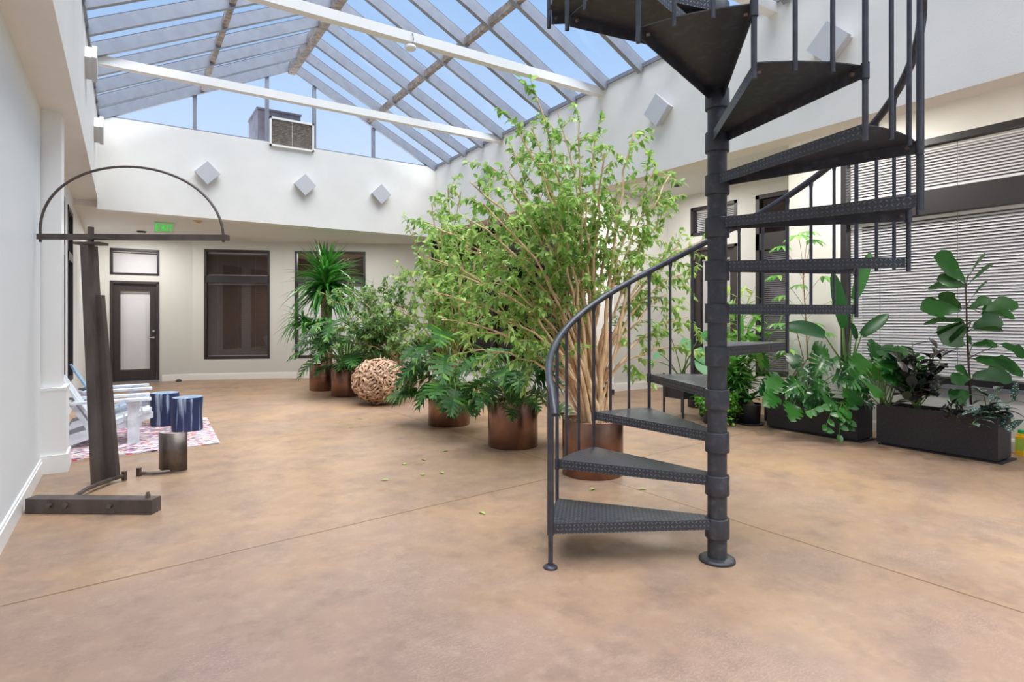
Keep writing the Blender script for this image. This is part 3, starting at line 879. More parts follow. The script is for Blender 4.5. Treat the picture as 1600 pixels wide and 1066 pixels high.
def arc_path(a, b, sag, n=6, bow=None):
    """curve rising from a to b; sag lifts the middle"""
    a, b = V(a), V(b); out = []
    for i in range(n + 1):
        t = i / n; p = a.lerp(b, t) + UP * sag * math.sin(pi * t)
        if bow is not None: p += bow * math.sin(pi * t)
        out.append(p)
    return out
def taper(r0, r1, n): return [r0 + (r1 - r0) * i / n for i in range(n + 1)]

M_fig = mat('weeping_fig_leaves', rgb(110, 154, 66), .36, trans=.5, island=(rgb(140, 184, 84), rgb(178, 210, 108), rgb(124, 168, 92), rgb(212, 230, 144)))
M_figb = mat('variegated_fig_leaves', rgb(100, 140, 76), .38, trans=.4, island=(rgb(124, 160, 84), rgb(104, 144, 88), rgb(158, 184, 104), rgb(96, 136, 72)))
M_figbark = mat('fig_bark', rgb(226, 194, 152), .8, noise=(rgb(184, 148, 110), 20, .4, .65, (1, 1, .3)), bump=(60, .4))
M_philo = mat('split_leaf', rgb(40, 80, 30), .5, spec=.3, trans=.18, island=(rgb(52, 98, 38), rgb(64, 114, 42), rgb(44, 86, 44), rgb(104, 156, 52)))
M_stem = mat('green_stem', rgb(104, 140, 66), .5)
M_drac = mat('dragon_tree_leaves', rgb(58, 128, 44), .38, trans=.3, island=(rgb(78, 156, 56), rgb(50, 112, 44), rgb(112, 178, 76)))
M_drbark = mat('pale_cane_bark', rgb(202, 170, 138), .85, noise=(rgb(164, 132, 104), 14, .4, .6, (1, 1, 5)), bump=(30, .5))
M_copper = mat('brushed_copper', rgb(146, 110, 92), .27, .95, noise=(rgb(106, 80, 68), 5, .35, .68, (1, 1, .5)), bump=(180, .06))
M_mons = mat('monstera_leaves', rgb(30, 78, 34), .3, trans=.12, island=(rgb(38, 96, 40), rgb(62, 126, 42), rgb(30, 84, 48)))
M_bright = mat('lime_leaves', rgb(104, 176, 44), .45, trans=.3, island=(rgb(124, 196, 56), rgb(88, 160, 44), rgb(150, 208, 82)))
M_spider = mat('spider_leaves', rgb(110, 180, 80), .4, trans=.35, island=(rgb(160, 214, 124), rgb(92, 164, 70)))
M_vine = mat('vine_leaves', rgb(44, 108, 34), .34, trans=.2, island=(rgb(66, 138, 46), rgb(42, 100, 34)))
M_midg = mat('green_leaves', rgb(92, 160, 66), .4, trans=.35, island=(rgb(120, 186, 86), rgb(160, 210, 112), rgb(84, 152, 66)))
M_varie = mat('yellow_splashed_leaves', rgb(150, 200, 86), .42, trans=.35, island=(rgb(204, 222, 110), rgb(110, 176, 76), rgb(224, 232, 160)))
M_bird = mat('paddle_leaves', rgb(36, 88, 40), .32, trans=.15, island=(rgb(46, 108, 38), rgb(40, 84, 52)))
M_fiddle = mat('fiddle_leaves', rgb(30, 78, 26), .45, spec=.3, trans=.15, island=(rgb(38, 92, 30), rgb(32, 72, 40)), back=rgb(60, 104, 52))
M_burg = mat('burgundy_rubber_leaves', rgb(30, 34, 36), .4, island=(rgb(40, 46, 46), rgb(44, 30, 32), rgb(36, 56, 40), rgb(58, 62, 68)))
M_darkpl = mat('near_black_leaves', rgb(34, 34, 38), .4, island=(rgb(48, 46, 50), rgb(30, 36, 34)))
def spotted():
    m = mat('silver_spotted_leaves', rgb(48, 80, 66), .4)
    N, L = m.node_tree.nodes, m.node_tree.links
    tc = N.new('ShaderNodeTexCoord'); vo = N.new('ShaderNodeTexVoronoi'); vo.inputs['Scale'].default_value = 62
    L.new(tc.outputs['Object'], vo.inputs['Vector'])
    r = N.new('ShaderNodeMapRange'); L.new(vo.outputs['Distance'], r.inputs['Value'])
    for k, v in zip(('From Min', 'From Max', 'To Min', 'To Max'), (.26, .36, 1.0, 0.0)): r.inputs[k].default_value = v
    mx = N.new('ShaderNodeMix'); mx.data_type = 'RGBA'
    mx.inputs['A'].default_value = rgb(50, 84, 70); mx.inputs['B'].default_value = rgb(206, 214, 210)
    L.new(r.outputs[0], mx.inputs['Factor']); L.new(mx.outputs['Result'], N['Principled BSDF'].inputs['Base Color'])
    return m
M_spot = spotted()

def tub(parent, r=.268, h=.485, m=None, soil=True, soil_mat=None):
    mb = MB(); mb.lathe([(0, 0), (r * .985, 0), (r, .006), (r, h - .006), (r - .003, h), (r - .014, h), (r - .016, h - .012), (r - .02, h - .1), (0, h - .1)], 48)
    mb.build('pot', m or M_copper, parent)
    if soil:
        s = MB(); rr = random.Random(int(r * 1000 + h * 77))
        n = 28; ring = [V(((r - .018) * math.cos(2 * pi * k / n), (r - .018) * math.sin(2 * pi * k / n), h - .055)) for k in range(n)]
        s.faces(ring + [V((0, 0, h - .03))], [(k, (k + 1) % n, n) for k in range(n)], 0, True)
        for _ in range(60):
            a = rr.random() * 6.28; q = (r - .05) * math.sqrt(rr.random()); c = V((q * math.cos(a), q * math.sin(a), h - .04))
            u = rv(rr).normalized(); v_ = u.cross(rv(rr)).normalized(); w = u.cross(v_)
            s.obox(c, u * rr.uniform(.012, .026), v_ * rr.uniform(.008, .016), w * .006)
        s.build('soil', soil_mat or M_bark_chip, parent)

# ---------------------------------------------------------------- weeping figs
def fig_tree(name, label, base, tips, seed, leafm, pot=True, r=.268, h=.485, stem_r=.014, twigs=11, leaves=13, lsize=.062, t0=.38, spread=.1, fork=True, ht=None):
    rr = random.Random(seed)
    t = thing(name, label, 'potted tree', base)
    if pot: tub(t, r, h)
    b0 = V((0, 0, (h if ht is None else ht) - .05))
    tr = MB(); fo = MB(); tw = MB()
    B = V(base)
    for tip in tips:
        T = V(tip) - B
        a = rr.random() * 6.28; q = spread * math.sqrt(rr.random())
        s0 = b0 + V((q * math.cos(a), q * math.sin(a), 0))
        hor = V((T.x, T.y, 0))
        ctrl = s0 + V((hor.x * .22, hor.y * .22, (T.z - s0.z) * .55 + hor.length * .25)) + rv(rr, .05)
        n = 12; path = []
        for i in range(n + 1):
            u = i / n
            p = s0 * (1 - u) ** 2 + ctrl * 2 * u * (1 - u) + T * u * u
            path.append(p + rv(rr, .018) * (1 if 0 < i < n else 0))
        ln = sum((path[i + 1] - path[i]).length for i in range(n))
        r0 = stem_r * rr.uniform(.8, 1.25) * (.75 + .25 * ln)
        tr.tube(path, [r0 * (1 - .8 * i / n) + .002 for i in range(n + 1)], 6, False)
        nt = max(5, int(twigs * ln / 1.5))
        for k in range(nt):
            u = t0 + (1 - t0) * (k + rr.random()) / nt
            f = min(n - 1e-3, u * n); i = int(f); p = path[i].lerp(path[i + 1], f - i)
            along = (path[i + 1] - path[i]).normalized()
            d = (along * .55 + rv(rr, .8) + UP * .12).normalized()
            tl = rr.uniform(.16, .42) * (1.15 - .35 * u)
            m = 5; tp = [p]
            for j in range(m):
                d = (d + rv(rr, .22) + UP * -.16 * j / m).normalized(); tp.append(tp[-1] + d * tl / m)
            tw.tube(tp, [.0042 * (1 - .7 * j / m) for j in range(m + 1)], 4, False)
            nl = int(leaves * tl / .3)
            for j in range(nl):
                g = (.12 + .88 * (j + rr.random() * .6) / nl) * m; ii = min(m - 1, int(g)); lp = tp[ii].lerp(tp[ii + 1], g - ii)
                ld = ((tp[ii + 1] - tp[ii]).normalized() * .45 + rv(rr, .75) + UP * -.42).normalized()
                lL = lsize * rr.uniform(.7, 1.25)
                small_leaf(fo, lp, ld, lL, lL * .52, (UP + rv(rr, .6)).normalized())
    tr.build('stems', M_figbark, t); tw.build('twigs', M_figbark, t)
    fo.build('foliage', leafm, t)
    return t

FA = (3.47, 3.96, 0)
tipsA = [at(*q) for q in (
    (838, 152, 5.0), (872, 178, 5.5), (812, 208, 4.9), (905, 185, 5.1), (990, 208, 5.3), (945, 240, 4.9), (795, 268, 5.3), (842, 255, 4.7),
    (880, 250, 5.7), (915, 300, 4.8), (965, 300, 5.3), (755, 318, 5.3), (720, 385, 5.1), (700, 420, 5.6), (690, 500, 5.2), (860, 330, 4.7), (820, 335, 5.7),
    (900, 360, 5.9), (1050, 268, 5.7), (1042, 330, 5.9), (1025, 300, 5.5), (840, 420, 4.9), (760, 430, 4.8), (1085, 420, 6.0), (1075, 495, 6.1),
    (730, 545, 5.1), (785, 500, 4.9), (810, 300, 5.0), (935, 350, 5.6), (775, 380, 5.5),
    (735, 345, 5.0), (690, 360, 5.5), (665, 400, 5.3), (720, 430, 4.8), (745, 480, 5.3), (670, 455, 5.6), (780, 345, 4.7), (760, 520, 4.9), (770, 262, 5.1), (735, 285, 5.5), (800, 235, 5.3), (830, 200, 5.4), (1060, 385, 5.9), (1098, 375, 6.1), (1070, 545, 6.0), (1040, 460, 5.8), (1025, 260, 5.4), (930, 215, 5.5))]
fig_tree('weeping_fig', 'tallest many-stemmed weeping fig, its copper tub behind the lowest stair treads', FA, tipsA, 21, M_fig, twigs=8.5, leaves=20, lsize=.066, t0=.47, stem_r=.0138)
FB = (3.52, 6.82, 0)
tipsB = [at(*q) for q in (
    (675, 318, 7.1), (640, 360, 7.4), (660, 400, 6.9), (720, 300, 7.3), (735, 345, 6.8), (700, 290, 7.6), (770, 330, 7.4), (690, 350, 7.0),
    (640, 430, 7.5), (665, 470, 7.1), (700, 440, 6.8), (740, 420, 7.6), (780, 400, 7.5), (620, 480, 7.6), (720, 500, 6.9), (800, 450, 7.5), (760, 480, 7.0), (645, 520, 7.3), (800, 350, 7.6), (680, 545, 7.1))]
fig_tree('weeping_fig', 'bushy weeping fig left of the tallest one, its copper tub behind split-leaf foliage', FB, tipsB, 33, M_fig, twigs=12, leaves=18, lsize=.074, t0=.34, stem_r=.0125)
FC = (4.05, 9.75, 0)
tipsC = [at(*q) for q in (
    (520, 470, 9.9), (545, 450, 10.2), (575, 455, 9.8), (600, 440, 10.3), (625, 430, 10.1), (530, 510, 9.7), (560, 500, 9.6), (590, 490, 9.7), (620, 500, 9.9), (650, 460, 10.2), (605, 530, 9.7), (575, 540, 9.8), (640, 540, 10.0), (540, 535, 9.8))]
fig_tree('weeping_fig', 'low spreading pale-leaved fig in a dark tub behind the driftwood ball', FC, tipsC, 47, M_figb, twigs=17, leaves=19, lsize=.082, t0=.36, stem_r=.011)

# ---------------------------------------------------------------- split-leaf philodendrons
def philodendron(label, base, h, n, spread, seed, size=.34, pot=True, low=-.2, toward=None, cat='potted plant', extra=()):
    rr = random.Random(seed)
    t = thing('split_leaf_philodendron', label, cat, base)
    if pot: tub(t)
    st = MB(); fo = MB()
    z0 = .44
    todo = []
    for k in range(n):
        a = 2 * pi * k / n * 2.4 + rr.uniform(-.3, .3)
        q = spread * rr.uniform(.45, 1.0)
        if toward is not None and rr.random() < .5: a = toward + rr.uniform(-1.2, 1.2)
        zz = z0 + low + (h - low) * rr.random() ** .8
        if zz < z0: q = max(q, .40)
        todo.append((V((q * math.cos(a), q * math.sin(a), zz)), size * rr.uniform(.75, 1.15)))
    for e, sz in extra: todo.append((V(e) - V(base), sz))
    for e, sz in todo:
        s0 = V((e.x * .1, e.y * .1, z0))
        pa = arc_path(s0, e, .10 + .1 * rr.random(), 7)
        st.tube(pa, taper(.009, .005, 7), 6, False)
        d = V((e.x, e.y, 0)).normalized() + UP * rr.uniform(-.35, .15) + rv(rr, .25)
        lobed(fo, e, d, sz, sz * .95, rr.choice((6, 7, 7, 8)), rr.uniform(.4, .9), (UP + rv(rr, .45)).normalized(), .66, True, rr)
    st.build('stems', M_stem, t); fo.build('foliage', M_philo, t)
    return t
cam_dir = math.atan2(-CY, -SY)
philodendron('dark green split-leaf philodendron in the copper tub left of the stair newel', (3.51, 5.30, 0), .70, 54, .44, 5, .32, low=-.05, toward=cam_dir + .5)
philodendron('split-leaf philodendron spilling over the tub of the bushy fig', (3.52, 6.8, .04), .6, 32, .46, 9, .38, pot=False, low=-.12, toward=cam_dir - .3, cat='plant',
             extra=[(at(690, 600, 6.75), .4), (at(712, 610, 6.7), .4), (at(694, 555, 6.8), .42), (at(690, 515, 7.0), .45)])
philodendron('wide split-leaf philodendron in the copper tub left of the driftwood ball', (3.31, 10.37, 0), .95, 62, .60, 15, .44, low=.04, toward=cam_dir)

# ---------------------------------------------------------------- dragon tree
def strap_head(mb, c, n, L, W, rr, lo=-.5, hi=1.2, droop=1.0, ax=UP):
    for _ in range(n):
        a = rr.random() * 6.28; e = rr.uniform(lo, hi)
        d = V((math.cos(a) * math.cos(e), math.sin(a) * math.cos(e), math.sin(e))) + (ax - UP) * .5
        blade(mb, c + V((0, 0, rr.uniform(-.12, .08))), d, L * rr.uniform(.7, 1.1), W, droop * rr.uniform(.4, 1.2), lambda t: (1 - t) ** .7 * (1 if t > .1 else .6) + .02, 6, .35)
rr = random.Random(4)
dt = thing('dragon_tree', 'tall dragon tree with spiky crown in copper tub at the far corner', 'potted tree', (3.2, 11.42, 0))
tub(dt)
tk = MB(); c1 = V((.02, -.05, 1.93)); c2 = at(473, 500, 11.2) - V((3.2, 11.42, 0))
tk.tube([(0, 0, .4), (.03, .02, .9), (-.02, -.02, 1.5), c1], [.06, .055, .05, .045], 10)
tk.tube([(.1, -.03, .4), (.11, -.04, .9), (.09, -.03, 1.4), (.05, -.05, 1.7)], [.05, .045, .04, .035], 10)
tk.tube([(-.02, -.02, 1.0), (-.09, .02, 1.25), c2], [.03, .03, .025], 8)
tk.build('trunk', M_drbark, dt)
hd = MB(); strap_head(hd, c1 + UP * .05, 170, .84, .085, rr, -.5, 1.3, 1.5); strap_head(hd, c1 + UP * .05, 70, 1.0, .085, rr, -.3, .7, 1.4); strap_head(hd, c1 + UP * .3, 80, .70, .085, rr, .35, 1.4, .55)
strap_head(hd, c2, 70, .62, .055, rr, -.4, 1.0, 1.9); strap_head(hd, c1 + V((.1, 0, -.25)), 30, .5, .03, rr, -.5, .6, 1.6)
hd.build('crown', M_drac, dt)
# feathery palm further back
rr = random.Random(14)
fp = thing('ponytail_palm', 'feathery fine-leaved palm behind the pale-leaved fig, near the far window', 'potted plant', (4.15, 11.55, 0))
tub(fp, .2, .45, M_blackpl)
tk = MB(); tk.tube([(0, 0, .35), (0, 0, .6), (0, 0, 1.0), (0, 0, 1.62)], [.09, .06, .03, .02], 10); tk.build('trunk', M_drbark, fp)
hd = MB(); strap_head(hd, V((0, 0, 1.68)), 130, .62, .014, rr, -.1, 1.4, 2.0); strap_head(hd, V((.2, .1, 1.25)), 60, .5, .014, rr, -.1, 1.2, 2.2); hd.build('crown', M_philo, fp)

# ---------------------------------------------------------------- driftwood ball
M_drift = mat('driftwood', rgb(196, 160, 130), .85, island=(rgb(168, 130, 104), rgb(216, 186, 158), rgb(146, 112, 90), rgb(204, 170, 134)))
rr = random.Random(8)
bl = thing('driftwood_ball', 'large round ball of driftwood pieces on the concrete floor', 'ball', (3.40, 9.02, 0))
mb = MB(); RX, RZ = .44, .375
for i in range(760):
    z = 1 - 2 * (i + .5) / 760; a = i * 2.39996; q = math.sqrt(1 - z * z)
    n = V((q * math.cos(a), q * math.sin(a), z)); ly = rr.choice((.86, .9, .95))
    c = V((n.x * RX, n.y * RX, n.z * RZ)) * ly + V((0, 0, RZ))
    u = (n.cross(rv(rr))).normalized(); u = (u + n * rr.uniform(-.35, .35)).normalized(); w = u.cross(n).normalized(); k = u.cross(w)
    L = rr.uniform(.04, .085); W = rr.uniform(.011, .022)
    bend = k * rr.uniform(-.012, .012)
    p = [c - u * L, c + bend, c + u * L]
    for x, y, s0, s1 in ((p[0], p[1], .55, 1), (p[1], p[2], 1, .5)):
        f0, f1 = W * s0, W * s1
        mb.hexa([x - w * f0 - k * f0 * .6, y - w * f1 - k * f1 * .6, y + w * f1 - k * f1 * .6, x + w * f0 - k * f0 * .6, x - w * f0 + k * f0 * .6, y - w * f1 + k * f1 * .6, y + w * f1 + k * f1 * .6, x + w * f0 + k * f0 * .6])
zmin = min(v[2] for v in mb.v); mb.v = [(x, y, z - zmin) for x, y, z in mb.v]
mb.build('driftwood_pieces', M_drift, bl)
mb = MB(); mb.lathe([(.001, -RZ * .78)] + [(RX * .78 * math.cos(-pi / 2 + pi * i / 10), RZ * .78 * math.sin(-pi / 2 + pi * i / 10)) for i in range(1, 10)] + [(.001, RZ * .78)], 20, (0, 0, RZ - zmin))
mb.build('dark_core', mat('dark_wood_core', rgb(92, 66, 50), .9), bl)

# ---------------------------------------------------------------- troughs by the window
def trough(label, x0, x1, y0, y1, h):
    t = thing('trough_planter', label, 'planter', ((x0 + x1) / 2, (y0 + y1) / 2, 0), 0, 'long black trough planters')
    a, b = (x1 - x0) / 2, (y1 - y0) / 2
    mb = MB(); w = .018
    mb.box(-a, a, -b, -b + w, .03, h); mb.box(-a, a, b - w, b, .03, h); mb.box(-a, -a + w, -b + w, b - w, .03, h); mb.box(a - w, a, -b + w, b - w, .03, h); mb.box(-a + w, a - w, -b + w, b - w, .03, .06)
    mb.build('trough', M_blackpl, t)
    mb = MB(); mb.box(-a + .012, a + .05, -b - .03, b - .012, 0, .014); mb.box(-a + .03, a - .02, -b + .02, b - .03, .014, .03); mb.build('drip_tray', M_blackpl, t)
    s = MB(); rr = random.Random(6)
    s.box(-a + w, a - w, -b + w, b - w, .06, h - .05)
    for _ in range(120):
        c = V((rr.uniform(-a + .03, a - .03), rr.uniform(-b + .03, b - .03), h - .045)); u = rv(rr).normalized(); v_ = u.cross(rv(rr)).normalized()
        s.obox(c, u * .018, v_ * .010, u.cross(v_) * .005)
    s.build('soil', M_bark_chip, t)
    return t
trough('long black trough planter nearest the camera, under the fiddle leaf fig', 6.845, 7.18, 2.087, 3.155, .435)
trough('long black trough planter further back, with the trailing vine over its front', 6.748, 7.08, 3.305, 4.40, .425)
ZS = .40

# fiddle leaf fig
rr = random.Random(17)
FD = 5.95
fb = at(1518, 650, FD); fb.z = ZS - .02
fl = thing('fiddle_leaf_fig', 'fiddle leaf fig with large violin-shaped leaves before the blinds', 'plant', fb)
st = MB(); fo = MB()
stem_px = [(1516, 610), (1513, 560), (1511, 520), (1510, 480), (1509, 450), (1512, 432)]
sp_ = [V((0, 0, 0))] + [at(x, y, FD) - fb for x, y in stem_px]
st.tube(sp_, taper(.012, .005, len(sp_) - 1), 8)
fid_prof = lambda t: (.34 + .66 * max(0, t - .0) ** 1.1 * 1.25 if t < .62 else 1.04 * math.cos((t - .62) / .40 * pi / 2) ** .55 if t < 1 else .05) if t > .03 else .15
FLV = [((1508, 441), (1462, 402), .62, -.1, 0), ((1511, 437), (1538, 400), .5, .08, 1), ((1514, 444), (1551, 413), .35, -.05, 1), ((1508, 448), (1453, 449), .40, .06, 1), ((1508, 446), (1466, 438), .4, -.1, 0),
       ((1517, 468), (1542, 440), .30, .0, 1), ((1500, 482), (1470, 459), .55, .1, 1), ((1500, 485), (1441, 483), .42, -.12, 0), ((1515, 483), (1546, 466), .4, -.05, 0), ((1535, 485), (1587, 473), .42, -.05, 0),
       ((1505, 502), (1446, 505), .34, .02, 1), ((1505, 505), (1463, 520), .34, -.1, 1), ((1505, 507), (1476, 537), .62, -.12, 0), ((1518, 502), (1491, 526), .52, -.16, 1), ((1521, 513), (1562, 498), .6, -.1, 0), ((1521, 515), (1566, 517), .42, -.14, 1),
       ((1535, 491), (1581, 491), .38, .1, 0), ((1519, 540), (1556, 538), .3, .0, 0), ((1565, 538), (1600, 556), .6, -.1, 0), ((1518, 539), (1512, 528), .5, -.05, 0),
       ((1520, 590), (1577, 587), .5, -.08, 0), ((1514, 590), (1488, 597), .55, -.08, 0), ((1512, 588), (1494, 572), .6, .05, 0), ((1516, 605), (1540, 618), .6, -.16, 1), ((1524, 562), (1595, 580), .34, .05, 0), ((1512, 612), (1488, 628), .62, -.1, 0)]
for (a, b, asp, dd, bk) in FLV:
    A = at(a[0], a[1], FD + dd * .3) - fb; B_ = at(b[0], b[1], FD + dd) - fb
    d = B_ - A; L = d.length * 1.06
    near = min(sp_, key=lambda q: (q - A).length)
    st.tube([near, (near + A) / 2 + UP * .01, A], [.0045, .004, .0035], 6, False)
    toward_eye = V((-SY, -CY, .25)); nrm = toward_eye.lerp(UP, .35).normalized()
    if bk: nrm = (UP * .9 + V((SY, CY, 0)) * .45).normalized()
    blade(fo, A, d.normalized() + UP * .15, L, max(.11, L * asp * 1.3), .3, fid_prof, 8, .18, nrm, 0, 0, .03)
st.build('stem', mat('dark_stem', rgb(62, 52, 46), .7), fl); fo.build('foliage', M_fiddle, fl)

# bird of paradise
rr = random.Random(2)
BD = 6.75
bb_ = at(1322, 632, BD); bb_.z = ZS - .02
bp_ = thing('bird_of_paradise', 'bird of paradise with tall paddle leaves in the further trough', 'plant', bb_)
st = MB(); fo = MB()
pad = lambda t: math.sin(pi * min(1, .10 + t * .9)) ** .55 if t < .99 else .02
for (j, a, b, w, dd, dr) in (((1321, 560), (1318, 512), (1300, 428), .15, 0, .1), ((1328, 540), (1334, 468), (1362, 398), .12, .1, -.05), ((1312, 560), (1288, 524), (1226, 498), .16, -.1, .55), ((1334, 560), (1346, 524), (1388, 494), .12, .05, .1), ((1318, 540), (1316, 508), (1309, 440), .1, .15, 0), ((1332, 565), (1338, 530), (1330, 505), .07, -.05, .2)):
    J = at(*j, BD + dd * .5) - bb_; A = at(*a, BD + dd) - bb_; B_ = at(*b, BD + dd * 1.5) - bb_
    st.tube([V((rr.uniform(-.03, .03), rr.uniform(-.03, .03), 0)), J * .55 + V((0, 0, 0)), J, A], [.016, .013, .011, .007], 8, False)
    nrm = V((-SY, -CY, .5)).normalized()
    blade(fo, A, (B_ - A).normalized() + UP * .1, (B_ - A).length * 1.05, w * 1.15, dr, pad, 9, .22, nrm)
st.build('stems', M_stem, bp_); fo.build('foliage', M_bird, bp_)

heart_prof = lambda t: (.55 + .45 * math.sin(pi * t / .7)) if t < .35 else max(.02, math.cos((t - .35) / .65 * pi / 2)) ** .75
def lobed_plant(name, label, base, leaves, m, seed, size, n=5, cut=.5, cat='plant'):
    """leaves = picture position, depth and size factor for each leaf base"""
    rr = random.Random(seed); base = V(base)
    t = thing(name, label, cat, base); st = MB(); fo = MB()
    for (px, py, dep, s, dirx) in leaves:
        e = at(px, py, dep) - base
        s0 = V((rr.uniform(-.04, .04), rr.uniform(-.06, .06), 0))
        st.tube(arc_path(s0, e, .05, 6), taper(.007, .004, 6), 6, False)
        d = V((CY * dirx, -SY * dirx, 0)) + V((-SY, -CY, 0)) * rr.uniform(.2, .6) + UP * rr.uniform(-.5, -.1)
        nn = (UP * .55 + V((-SY, -CY, .0)) * .9 + rv(rr, .3)).normalized()
        if rr.random() < .3: lobed(fo, e, d, size * s, size * s, n, rr.uniform(.3, .6), nn, cut, True, rr, .62)
        else:
            ph = rr.random()
            blade(fo, e, d, size * s * 1.05, size * s * 1.0, rr.uniform(.3, .7), lambda t: heart_prof(t) * (1 if (t * 5 + ph) % 1 < .66 or t < .2 or t > .85 else .58), 18, .14, nn)
    st.build('stems', M_stem, t); fo.build('foliage', m, t)
    return t
mb1 = at(1262, 640, 7.0); mb1.z = ZS
lobed_plant('monstera', 'broad-leaved monstera at the left end of the further trough', mb1,
            [(1222, 592, 7.1, 1.1, -.5), (1255, 575, 7.0, 1.0, .2), (1285, 556, 6.9, 1.1, -.6), (1262, 612, 6.75, 1.15, .4), (1215, 618, 6.95, .9, -.8), (1240, 552, 7.3, .95, -.3), (1305, 585, 6.7, .9, .5), (1240, 632, 6.75, .9, -.3), (1290, 615, 6.65, 1.0, -.2), (1318, 612, 6.6, .8, .6), (1270, 540, 7.1, .8, .6),
             (1205, 600, 7.15, .8, -.6), (1232, 602, 6.95, 1.0, .3), (1278, 590, 6.75, 1.1, -.3), (1300, 560, 7.0, .9, .4), (1326, 590, 6.8, .9, .5), (1250, 596, 6.8, .9, -.7), (1310, 630, 6.6, .7, .3), (1335, 620, 6.65, .7, .7), (1275, 630, 6.7, .8, -.5)], M_mons, 41, .28, 6, .24)
mb2 = at(1385, 640, 6.45); mb2.z = ZS
lobed_plant('monstera', 'broad-leaved monstera at the left end of the nearer trough', mb2,
            [(1352, 560, 6.6, 1.0, -.6), (1375, 545, 6.5, 1.1, .3), (1345, 585, 6.45, 1.0, -.7), (1380, 582, 6.3, 1.1, .5), (1362, 600, 6.35, .9, -.2), (1402, 565, 6.5, 1.0, .8), (1395, 600, 6.25, .9, .6), (1340, 615, 6.5, .8, -.5), (1410, 590, 6.3, .9, .5), (1368, 535, 6.7, .9, -.3),
             (1350, 570, 6.75, .9, .4), (1330, 560, 6.8, .9, -.5), (1388, 560, 6.4, 1.0, -.4), (1372, 570, 6.35, 1.0, .6), (1420, 555, 6.5, .8, .4), (1335, 595, 6.6, .8, .3), (1400, 545, 6.6, .9, .2)], M_mons, 43, .27, 6, .3)

def bushy(name, label, base, pts, m, seed, L, W, per=6, droop=.4, stems_m=None, cat='plant', prof=None, fold=.2, up=.3):
    """several shoots, each carrying oval leaves; pts = shoot ends"""
    rr = random.Random(seed); base = V(base); t = thing(name, label, cat, base); st = MB(); fo = MB()
    for p in pts:
        e = V(p) - base; s0 = V((rr.uniform(-.03, .03), rr.uniform(-.03, .03), 0))
        pa = arc_path(s0, e, .03, 6); st.tube(pa, taper(.006, .003, 6), 6, False)
        for k in range(per):
            u = .35 + .65 * (k + rr.random() * .5) / per; f = min(5.99, u * 6); i = int(f); q = pa[i].lerp(pa[i + 1], f - i)
            d = V((rr.uniform(-1, 1), rr.uniform(-1, 1), rr.uniform(-.3, .7) + up))
            blade(fo, q, d, L * rr.uniform(.7, 1.15), W * rr.uniform(.8, 1.1), droop, prof, 5, fold)
    st.build('stems', stems_m or M_stem, t); fo.build('foliage', m, t)
    return t
rb = at(1432, 645, 6.2); rb.z = ZS
bushy('rubber_plant', 'dark burgundy rubber plant in the middle of the nearer trough', rb, [at(*q) for q in ((1395, 540, 6.3), (1425, 535, 6.25), (1455, 555, 6.2), (1470, 575, 6.15), (1415, 580, 6.0), (1440, 600, 5.95), (1460, 610, 6.1), (1480, 545, 6.3), (1405, 610, 6.05), (1440, 560, 6.1), (1465, 540, 6.35), (1425, 605, 5.95), (1405, 560, 6.2), (1450, 585, 6.0), (1475, 600, 5.95), (1415, 625, 5.9))], M_burg, 51, .18, .095, 8)
dk = at(1490, 652, 5.85); dk.z = ZS
bushy('dark_fern', 'small near-black foliage plant at the front edge of the nearer trough', dk, [at(*q) for q in ((1470, 640, 5.8), (1490, 625, 5.85), (1505, 640, 5.75), (1478, 655, 5.68), (1500, 658, 5.66))], M_darkpl, 53, .09, .035, 8)
bg = at(1540, 655, 5.75); bg.z = ZS
bushy('spotted_begonia', 'silver-spotted begonia hanging over the right end of the nearer trough', bg, [at(*q) for q in ((1520, 650, 5.6), (1545, 635, 5.7), (1572, 640, 5.6), (1585, 655, 5.55), (1560, 610, 5.85), (1590, 625, 5.7), (1535, 610, 5.9), (1515, 668, 5.5), (1585, 675, 5.48))], M_spot, 57, .19, .08, 5, .9, None, 'plant', lambda t: math.sin(pi * min(1, .12 + t * .88)) ** .9)

# trailing vine over the further trough
rr = random.Random(61)
vb = at(1316, 636, 6.62); vb.z = ZS + .03
vn = thing('trailing_vine', 'bright heart-leaved vine trailing down the front of the further trough', 'plant', vb)
st = MB(); fo = MB()
heart = lambda t: .6 + .4 * math.sin(pi * t) if t < .35 else math.cos((t - .35) / .65 * pi / 2) ** .8 if t < 1 else .02
for ends in (((1312, 640), (1312, 660), (1311, 686)), ((1300, 640), (1292, 662), (1288, 676)), ((1322, 638), (1326, 655), (1324, 670)), ((1290, 632), (1270, 640), (1258, 644)), ((1330, 632), (1318, 648), (1306, 655))):
    pa = [V((0, 0, 0))] + [at(x, y, 6.40) - vb for x, y in ends]
    dense = []
    for i in range(len(pa) - 1):
        for k in range(4): dense.append(pa[i].lerp(pa[i + 1], k / 4))
    dense.append(pa[-1]); st.tube(dense, .0035, 5, False)
    for q in dense[3::2]:
        for _ in range(1):
            d = V((-SY, -CY, 0)) * .5 + V((CY, -SY, 0)) * rr.uniform(-1, 1) + UP * rr.uniform(-.7, .1)
            blade(fo, q, d, rr.uniform(.08, .11), rr.uniform(.065, .085), .4, heart, 6, .15, V((-SY, -CY, .5)).normalized())
st.build('stems', M_stem, vn); fo.build('foliage', M_vine, vn)

